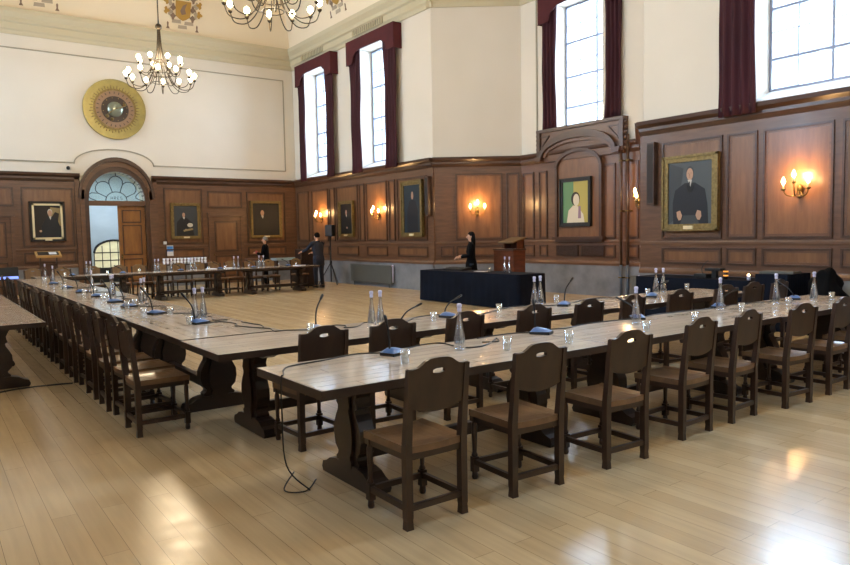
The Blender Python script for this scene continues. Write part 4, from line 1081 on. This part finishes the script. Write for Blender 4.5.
MB().use(M['black']).prism([(-.16, 0), (.16, 0), (.16, .07), (-.16, .03)], -.35, .35, 'x').build('desk_body', t)
b = MB().use(M['radiator'])
for i in range(12):
    for j in range(3): b.box(-.31+.055*i, -.295+.055*i, -.10+.09*j, -.08+.09*j, .04, .075)
b.build('knobs', t)
b = MB().use(M['paper']); b.box(-.10, .10, -.14, .14, 0, .006); tag(b.build('paper_sheet', None, (10.45, 12.2, .751), .3), 'sheet of paper on the black-draped table beside the woman', 'paper')
tag(MB().use(M['tumbler'], True).lathe([(.03, 0), (.035, .1), (.033, .1), (.028, .01), (.001, .008)], 12).build('drinking_glass', None, (10.45, 11.9, .75), normals=False), 'tumbler on the black-draped table, between bottles and woman', 'glass')

# side-table clutter by the right wall
t = thing('desk_microphone', 'thin black desk microphone on the draped side table', 'microphone', (11.1, 7.0, .78))
MB().use(M['black']).bbox(-.09, .09, -.12, .12, 0, .07, .01).build('base', t); MB().use(M['black'], True).tube(spline([(0, 0, .06), (0, .02, .16), (-.02, -.06, .26), (-.02, -.12, .30)], 5), .006, 6).build('gooseneck', t)
t = thing('video_camera', 'flat black device on a short foot on the draped side table', 'device', (11.15, 6.80, .78))
MB().use(M['black']).bbox(-.08, .08, -.15, .15, .12, .17, .01).build('device_body', t); MB().use(M['black']).box(-.04, .04, -.04, .04, 0, .12).build('foot', t)
t = thing('signal_lamp', 'small black lamp with amber bands at the end of the draped side table', 'lamp', (10.95, 6.48, .78))
b = MB().use(M['black'], True); b.lathe([(.04, 0), (.030, .15), (.001, .155)], 12); b.build('post', t)
for z in (.05, .12): MB().use(M['amber'], True).lathe([(.040, z), (.039, z+.022)], 12).build('amber_band', t)
b = MB().use(M['cap'], True); b.lathe([(.03, 0), (.03, .07), (.001, .07)], 12); b.use(M['flame']); b.ball((0, 0, .085), .018)
tag(b.build('tea_light', None, (10.95, 6.08, .78)), 'small warm tea light beside the amber-banded lamp', 'candle')
b = MB().use(M['radiator']); b.bbox(-.16, .16, -.26, .26, 0, .035, .006); tag(b.build('grey_folder', None, (11.05, 5.62, .902), .1), 'grey flat case lying on the higher draped side table', 'folder')
# coat thrown over the end
b = MB().use(M['blackfab'], True); V = []; F = []; n, mm2 = 36, 22
for j in range(mm2+1):
    th = PI*.5*j/mm2
    for i in range(n):
        a = 2*PI*i/n; r = math.sin(th)**.7; z = .97*math.cos(th)**.6
        fo = 1+.09*math.sin(5*a+1.5*th)+.06*math.sin(9*a); V.append((.33*r*math.cos(a)*fo+.05*math.cos(2*th), .27*r*math.sin(a)*fo, z*(1+.06*math.sin(2*a)*math.sin(th))))
for j in range(mm2):
    for i in range(n): F.append((j*n+i, j*n+(i+1) % n, (j+1)*n+(i+1) % n, (j+1)*n+i))
from mathutils import noise as mnoise
V = [tuple(Vector(v)+Vector((v[0], v[1], 0)).normalized()*(.09*mnoise.noise(Vector(v)*5.5)) + Vector((0, 0, (.14*mnoise.noise(Vector(v)*4.0+Vector((3, 1, 2)))-.04) if v[2] > .3 else 0))) for v in V]
b.add(V, F); tag(b.build('coat_heap', None, (11.12, 4.95, 0)), 'heap of black coats at the right end of the draped side tables', 'coats')

# lectern by the woman
t = thing('lectern', 'reddish oak lectern with raised sloping top behind the black-draped table', 'lectern', (11.85, 12.75, 0), 0)
MB().use(M['lectern']).bbox(-.20, .20, -.36, .36, 0, 1.20, .01).build('body', t)
MB().use(M['trimwood']).bbox(-.22, .22, -.38, .38, 1.20, 1.235, .008).build('shelf', t)
b = MB().use(M['lectern']); b.box(-.02, .22, -.30, -.26, 1.235, 1.43); b.box(-.02, .22, .14, .18, 1.235, 1.43); b.box(.18, .22, -.30, .18, 1.235, 1.46); b.build('riser', t)
M['olivewood'] = mat('worn_slope_oak', '6a5236', .4)
b = MB().use(M['olivewood']); b.prism([(-.20, 1.37), (.26, 1.49), (.26, 1.52), (-.20, 1.40)], -.34, .20, 'y')
b.build('reading_slope', t)
# light oak music-stand style lectern by the back wall
t = thing('small_lectern', 'light oak reading stand before the back wall left of the doorway', 'lectern', (3.14, 23.6, 0))
b = MB().use(M['lightoak']); b.prism([(-.2, 1.14), (.2, 1.28), (.2, 1.33), (-.2, 1.19)], -.34, .34, 'x'); b.build('reading_tray', t)
b = MB().use(M['grille']); b.prism([(-.13, 1.22), (.14, 1.314), (.14, 1.318), (-.13, 1.224)], -.28, .28, 'x'); b.build('tray_inset', t)
b = MB().use(M['trimwood']); b.box(-.24, -.20, -.03, .03, 0, 1.2); b.box(.20, .24, -.03, .03, 0, 1.2); b.box(-.24, .24, -.02, .02, .2, .95); b.box(-.28, .28, -.2, .2, 0, .05); b.build('stand', t)
b = MB().use(M['paper']); b.prism([(-.1, 1.236), (.08, 1.298), (.08, 1.302), (-.1, 1.240)], .02, .22, 'x'); tag(b.build('paper_sheet', None, (3.14, 23.6, 0)), 'white paper lying on the light oak reading stand', 'paper')
# laptop at the far left
t = thing('laptop', 'open black laptop with blue strip of screen at the left edge', 'laptop', (1.55, 18.55, TZ), .15)
MB().use(M['black']).bbox(-.22, .22, -.15, .15, 0, .02, .004).build('laptop_base', t)
b = MB().use(M['black']); b.prism([(-.155, .02), (-.145, .02), (-.115, .30), (-.125, .30)], -.26, .26, 'x'); s_ = b.build('screen_lid', t)
b = MB().use(M['screen']); b.prism([(-.158, .03), (-.156, .03), (-.150, .09), (-.152, .09)], -.25, .25, 'x'); b.build('lit_strip', s_)
# serving tables with cups
t = thing('serving_table', 'dark serving table by the back wall carrying rows of white cups', 'table', (6.85, 22.6, 0))
MB().use(M['darkoak']).bbox(-.85, .85, -.3, .3, .80, .84, .006).build('tabletop', t)
for sx in (-1, 1):
    for sy in (-1, 1): MB().use(M['darkoak']).box(sx*.78-.03, sx*.78+.03, sy*.24-.03, sy*.24+.03, 0, .80).build('leg', t)
M['china'] = mat('white_china', 'e8eaf4', .3)
c0 = None; kk = 0
for row in range(2):
    for i in range(13):
        loc = (6.19+.108*i, 22.42+.22*0, .84+.095*row); kk += 1
        l_ = ORD[i] + ' white cup from the left in the ' + ('lower' if row == 0 else 'upper') + ' row on the serving table'
        if c0 is None:
            c0 = tag(MB().use(M['china'], True).lathe([(.028, 0), (.030, .004), (.046, .09), (.043, .09), (.027, .01), (.001, .01)], 12).build('cup', None, loc), l_, 'cup', 'white cups on the serving table')
        else:
            c = c0.copy(); COL.objects.link(c); c.location = loc; c['label'] = l_
t = thing('side_table', 'small table with pale blue top between the two standing men', 'table', (10.65, 23.3, 0))
M['paleblue'] = mat('pale_blue_top', '8ea4aa', .5)
MB().use(M['paleblue']).bbox(-.42, .42, -.25, .25, .80, .88, .008).build('tabletop', t)
for sx in (-1, 1): MB().use(M['darkoak']).box(sx*.36-.03, sx*.36+.03, -.2, .2, 0, .80).build('leg', t)
for i, (x, y, l_) in enumerate(((6.72, 19.62, 'stack of white papers on the far row before the serving table'), (7.25, 19.62, 'white papers on the far row right of the cups'), (9.3, 19.3, 'white paper near the right end of the far row'), (3.68, 19.2, 'white paper on the far row below the open doorway'))):
    b = MB().use(M['paper']); b.box(-.12, .12, -.15, .15, 0, .02); tag(b.build('paper_stack', None, (x, y, TZ+.001), .2*i), l_, 'papers', 'papers on the far row')

# loudspeaker on tripod
t = thing('loudspeaker_stand', 'black tripod stand under the loudspeaker near the back corner', 'stand', (11.16, 20.75, 0))
MB().use(M['black'], True).tube([(0, 0, .1), (0, 0, 1.62)], .022, 8).build('pole', t)
for a in (.5, 2.6, 4.7): MB().use(M['black'], True).tube([(0, 0, .75), (.42*math.cos(a), .42*math.sin(a), .015)], .014, 6).build('leg', t)
MB().use(M['black'], True).lathe([(.04, .70), (.04, .80)], 10).build('collar', t)
t = thing('loudspeaker', 'black box loudspeaker on top of the tripod stand', 'loudspeaker', (11.16, 20.75, 1.62), math.radians(-50))
MB().use(M['black']).bbox(-.13, .13, -.13, .13, 0, .38, .02).build('cabinet', t)
b = MB().use(M['grille']); b.box(-.11, .11, -.137, -.128, .03, .35); b.build('grille', t)
# dark case the man in navy reaches for
t = thing('equipment_case', 'tall dark case in front of the man in navy', 'case', (10.28, 20.85, 0), .1)
MB().use(M['darkoak']).bbox(-.27, .27, -.2, .2, 0.05, 1.22, .015).build('case_body', t); MB().use(M['black']).bbox(-.25, .25, -.18, .18, 0, .05, .01).build('case_foot', t)

# ------------------------------------------------------------------ people
def skin_mesh(name, chains, m_, parent, sub=2):
    me = bpy.data.meshes.new(name); bm = bmesh.new(); lay = bm.verts.layers.skin.verify(); idx = {}
    for ch in chains:
        prev = None
        for k, (key, co, r) in enumerate(ch):
            if key in idx: v = idx[key]
            else:
                v = bm.verts.new(co); idx[key] = v; rr = r if isinstance(r, tuple) else (r, r); v[lay].radius = rr; v[lay].use_root = False
            if prev is not None and bm.edges.get((prev, v)) is None: bm.edges.new((prev, v))
            prev = v
    seen = set(); bm.verts.ensure_lookup_table()
    for v in bm.verts:
        if v in seen: continue
        v[lay].use_root = True; st = [v]
        while st:
            a = st.pop()
            if a in seen: continue
            seen.add(a); st += [e.other_vert(a) for e in a.link_edges]
    bm.to_mesh(me); bm.free(); me.materials.append(m_)
    o = bpy.data.objects.new(name, me); COL.objects.link(o); o.parent = parent
    s = o.modifiers.new('skin', 'SKIN'); s.use_smooth_shade = True; s.branch_smoothing = .6
    u = o.modifiers.new('sub', 'SUBSURF'); u.levels = sub; u.render_levels = sub
    return o
def loft(b, rings, n=16):
    V = []; F = []
    for (cx_, cy_, z, rx, ry) in rings:
        for i in range(n): a = 2*PI*i/n; V.append((cx_+rx*math.cos(a), cy_+ry*math.sin(a), z))
    for j in range(len(rings)-1):
        for i in range(n): F.append((j*n+i, j*n+(i+1) % n, (j+1)*n+(i+1) % n, (j+1)*n+i))
    F.append(list(range(n))[::-1]); F.append([(len(rings)-1)*n+i for i in range(n)]); b.add(V, F, True)
def hand(w, d, pre, s):
    """five finger chains rooted in the palm; w wrist, d unit direction of the hand"""
    w = Vector(w); d = Vector(d).normalized(); side = d.cross(Vector((0, 0, 1))).normalized(); out = []
    for k in range(4):
        o_ = side*(-.027+.018*k); L_ = (.070, .080, .076, .060)[k]; c = w+d*.075+o_
        out.append([(pre+'f%d0' % k, c-d*.02, .009), (pre+'f%d1' % k, c+d*L_*.45, .0085), (pre+'f%d2' % k, c+d*L_*.8+Vector((0, 0, -.016)), .0075), (pre+'f%d3' % k, c+d*L_+Vector((0, 0, -.034)), .006)])
    sd = side*(-s); out.append([(pre+'t0', w+d*.03+sd*.015, .011), (pre+'t1', w+d*.055+sd*.045, .0095), (pre+'t2', w+d*.085+sd*.052+Vector((0, 0, -.01)), .008)])
    return out
def person(label, loc, rz, ht, top_m, leg_m, arms, lean=0, hair='short', hair_m=None, female=False, shoes=True):
    """local +x is where the person faces, +y the left side. arms: {side: (elbow, wrist)}"""
    t = thing('person', label, 'person', loc, rz); k = ht/1.75
    def P(x, y, z): return Vector((x*k+lean*max(0, z-.9)*k, y*k, z*k))
    sw = .175 if female else .20; hp = .10
    J = dict(pel=P(0, 0, .95), sp1=P(0, 0, 1.12), sp2=P(.01, 0, 1.30), nb=P(-.01, 0, 1.45), nk=P(0, 0, 1.51), hd0=P(.025, 0, 1.57), hd1=P(.02, 0, 1.65), hd2=P(.005, 0, 1.70))
    ch = [[('pel', J['pel'], (.13*k, .10*k)), ('sp1', J['sp1'], (.12*k, .09*k)), ('sp2', J['sp2'], (.15*k, .10*k)), ('nb', J['nb'], (.09*k, .07*k)), ('nk', J['nk'], .048*k), ('hd0', J['hd0'], (.060*k, .066*k)), ('hd1', J['hd1'], (.078*k, .086*k)), ('hd2', J['hd2'], (.060*k, .066*k))]]
    clo = MB().use(top_m, True); leg = MB().use(leg_m, True); shoe = MB().use(M['black'], True)
    for s in (1, -1):
        hip = P(0, s*hp, .90); kn = P(.03, s*(hp+.01), .50); an = P(-.01, s*(hp+.02), .09); toe = P(.16, s*(hp+.03), .03)
        ch.append([('pel', J['pel'], .1), ('hip%d' % s, hip, .085*k), ('kn%d' % s, kn, .055*k), ('an%d' % s, an, .038*k), ('toe%d' % s, toe, .03*k)])
        leg.tube([P(0, s*.075, 1.0), hip, (hip+kn)/2, kn, (kn+an)/2, an], [.11*k, .105*k, .088*k, .070*k, .064*k, .060*k], 12)
        shoe.tube([P(-.07, s*(hp+.02), .045), P(.02, s*(hp+.02), .055), P(.12, s*(hp+.03), .042), P(.19, s*(hp+.03), .03)], [.042*k, .046*k, .042*k, .022*k], 10)
        sh = P(0, s*sw, 1.42); el, wr = arms[s]; el = P(*el); wr = P(*wr); d = (wr-el).normalized()
        ch.append([('nb', J['nb'], .09), ('sh%d' % s, sh, .055*k), ('el%d' % s, el, .042*k), ('wr%d' % s, wr, .027*k), ('pm%d' % s, wr+d*.065, (.030, .022))])
        ch += hand(wr, d, 'h%d' % s, s)
        clo.tube([P(0, s*sw*.6, 1.44), sh, (sh+el)/2, el, (el+wr)/2, wr-d*.02], [.060*k, .068*k, .060*k, .052*k, .046*k, .040*k], 12)
    skin_mesh('body', ch, M['skin'], t)
    L_ = lambda z: lean*max(0, z-.9)*k
    br = .20 if female else .18
    rings = [(L_(z)+dx*k, 0, z*k, ry*k, rx*k) for z, rx, ry, dx in ((.72, .22 if female else .20, .16 if female else .135, -.01), (.92, .20 if female else .185, .15 if female else .13, 0), (1.08, br, .11, 0), (1.25, br+.03, .125, .01), (1.38, .19 if female else .21, .11, 0), (1.45, .13, .085, -.01), (1.50, .062, .060, 0))]
    loft(clo, rings); clo.build('jacket' if not female else 'top', t)
    leg.build('trousers', t); shoe.build('shoes', t)
    hm = hair_m or M['hair_d']; b = MB().use(hm, True)
    hx = L_(1.66)-.012*k
    b.lathe([(.001, .115*k), (.055*k, .10*k), (.088*k, .045*k), (.094*k, -.01*k), (.085*k, -.045*k), (.06*k, -.05*k)], 14, (hx, 0, 1.655*k), 1.08, .95)
    for i, (x, y, z) in enumerate(b.v):   # pull the hairline off the face
        if x > hx+.03*k and z < 1.69*k: b.v[i] = (hx+.03*k, y, z)
    if hair == 'long': loft(b, [(hx-.05*k, 0, 1.30*k, .035*k, .085*k), (hx-.055*k, 0, 1.42*k, .055*k, .095*k), (hx-.045*k, 0, 1.55*k, .065*k, .095*k), (hx-.03*k, 0, 1.68*k, .07*k, .085*k)], 12)
    b.build('hair', t)
    f = MB().use(M['skin'], True)   # face details and ears
    fx = L_(1.62)
    f.tube([(fx+.095*k, 0, 1.655*k), (fx+.118*k, 0, 1.618*k), (fx+.10*k, 0, 1.61*k)], [.008*k, .014*k, .010*k], 8)
    for s in (1, -1): f.lathe([(.001, -.03*k), (.012*k, -.015*k), (.015*k, .01*k), (.001, .03*k)], 8, (fx+.0, s*.082*k, 1.63*k))
    f.use(M['hair_d'], True)
    for s in (1, -1): f.ball((fx+.098*k, s*.030*k, 1.655*k), .009*k, 8, 6)
    f.use(PM['mauve'], True); f.tube([(fx+.098*k, -.022*k, 1.585*k), (fx+.104*k, 0, 1.585*k), (fx+.098*k, .022*k, 1.585*k)], .006*k, 6)
    f.build('face_details', t)
    return t
RZL = math.atan2(.588, -.809)      # facing picture-left
person('woman with long dark hair and black top standing behind the black-draped table', (11.2, 13.45, 0), RZL, 1.66, M['blackfab'], M['teal'],
       {1: ((.06, .22, 1.14), (.30, .20, 1.10)), -1: ((.04, -.22, 1.14), (.26, -.16, 1.12))}, 0, 'long', M['hair_d'], True)
person('man in a black jersey standing behind the far row holding a red cup', (9.35, 21.9, 0), RZL, 1.64, M['blackfab'], M['blackfab'],
       {1: ((.08, .25, 1.14), (.27, .16, 1.18)), -1: ((-.02, -.25, 1.12), (.16, -.24, .98))}, .02, 'short', M['hair_g'])
person('man in navy suit leaning over at the right end of the far row', (10.25, 19.85, 0), math.radians(98), 1.74, M['navy'], M['navy'],
       {1: ((.18, .30, 1.22), (.40, .34, 1.16)), -1: ((.16, -.20, 1.16), (.38, -.06, 1.12))}, .10, 'short', M['hair_d'])
M['redcup'] = mat('red_cup', '9c3a34', .4)
tag(MB().use(M['redcup'], True).lathe([(.03, 0), (.038, .10), (.001, .10)], 12).build('paper_cup', None, (9.35-.31, 21.9+.04, 1.09)), 'red paper cup held by the man in the black jersey', 'cup')
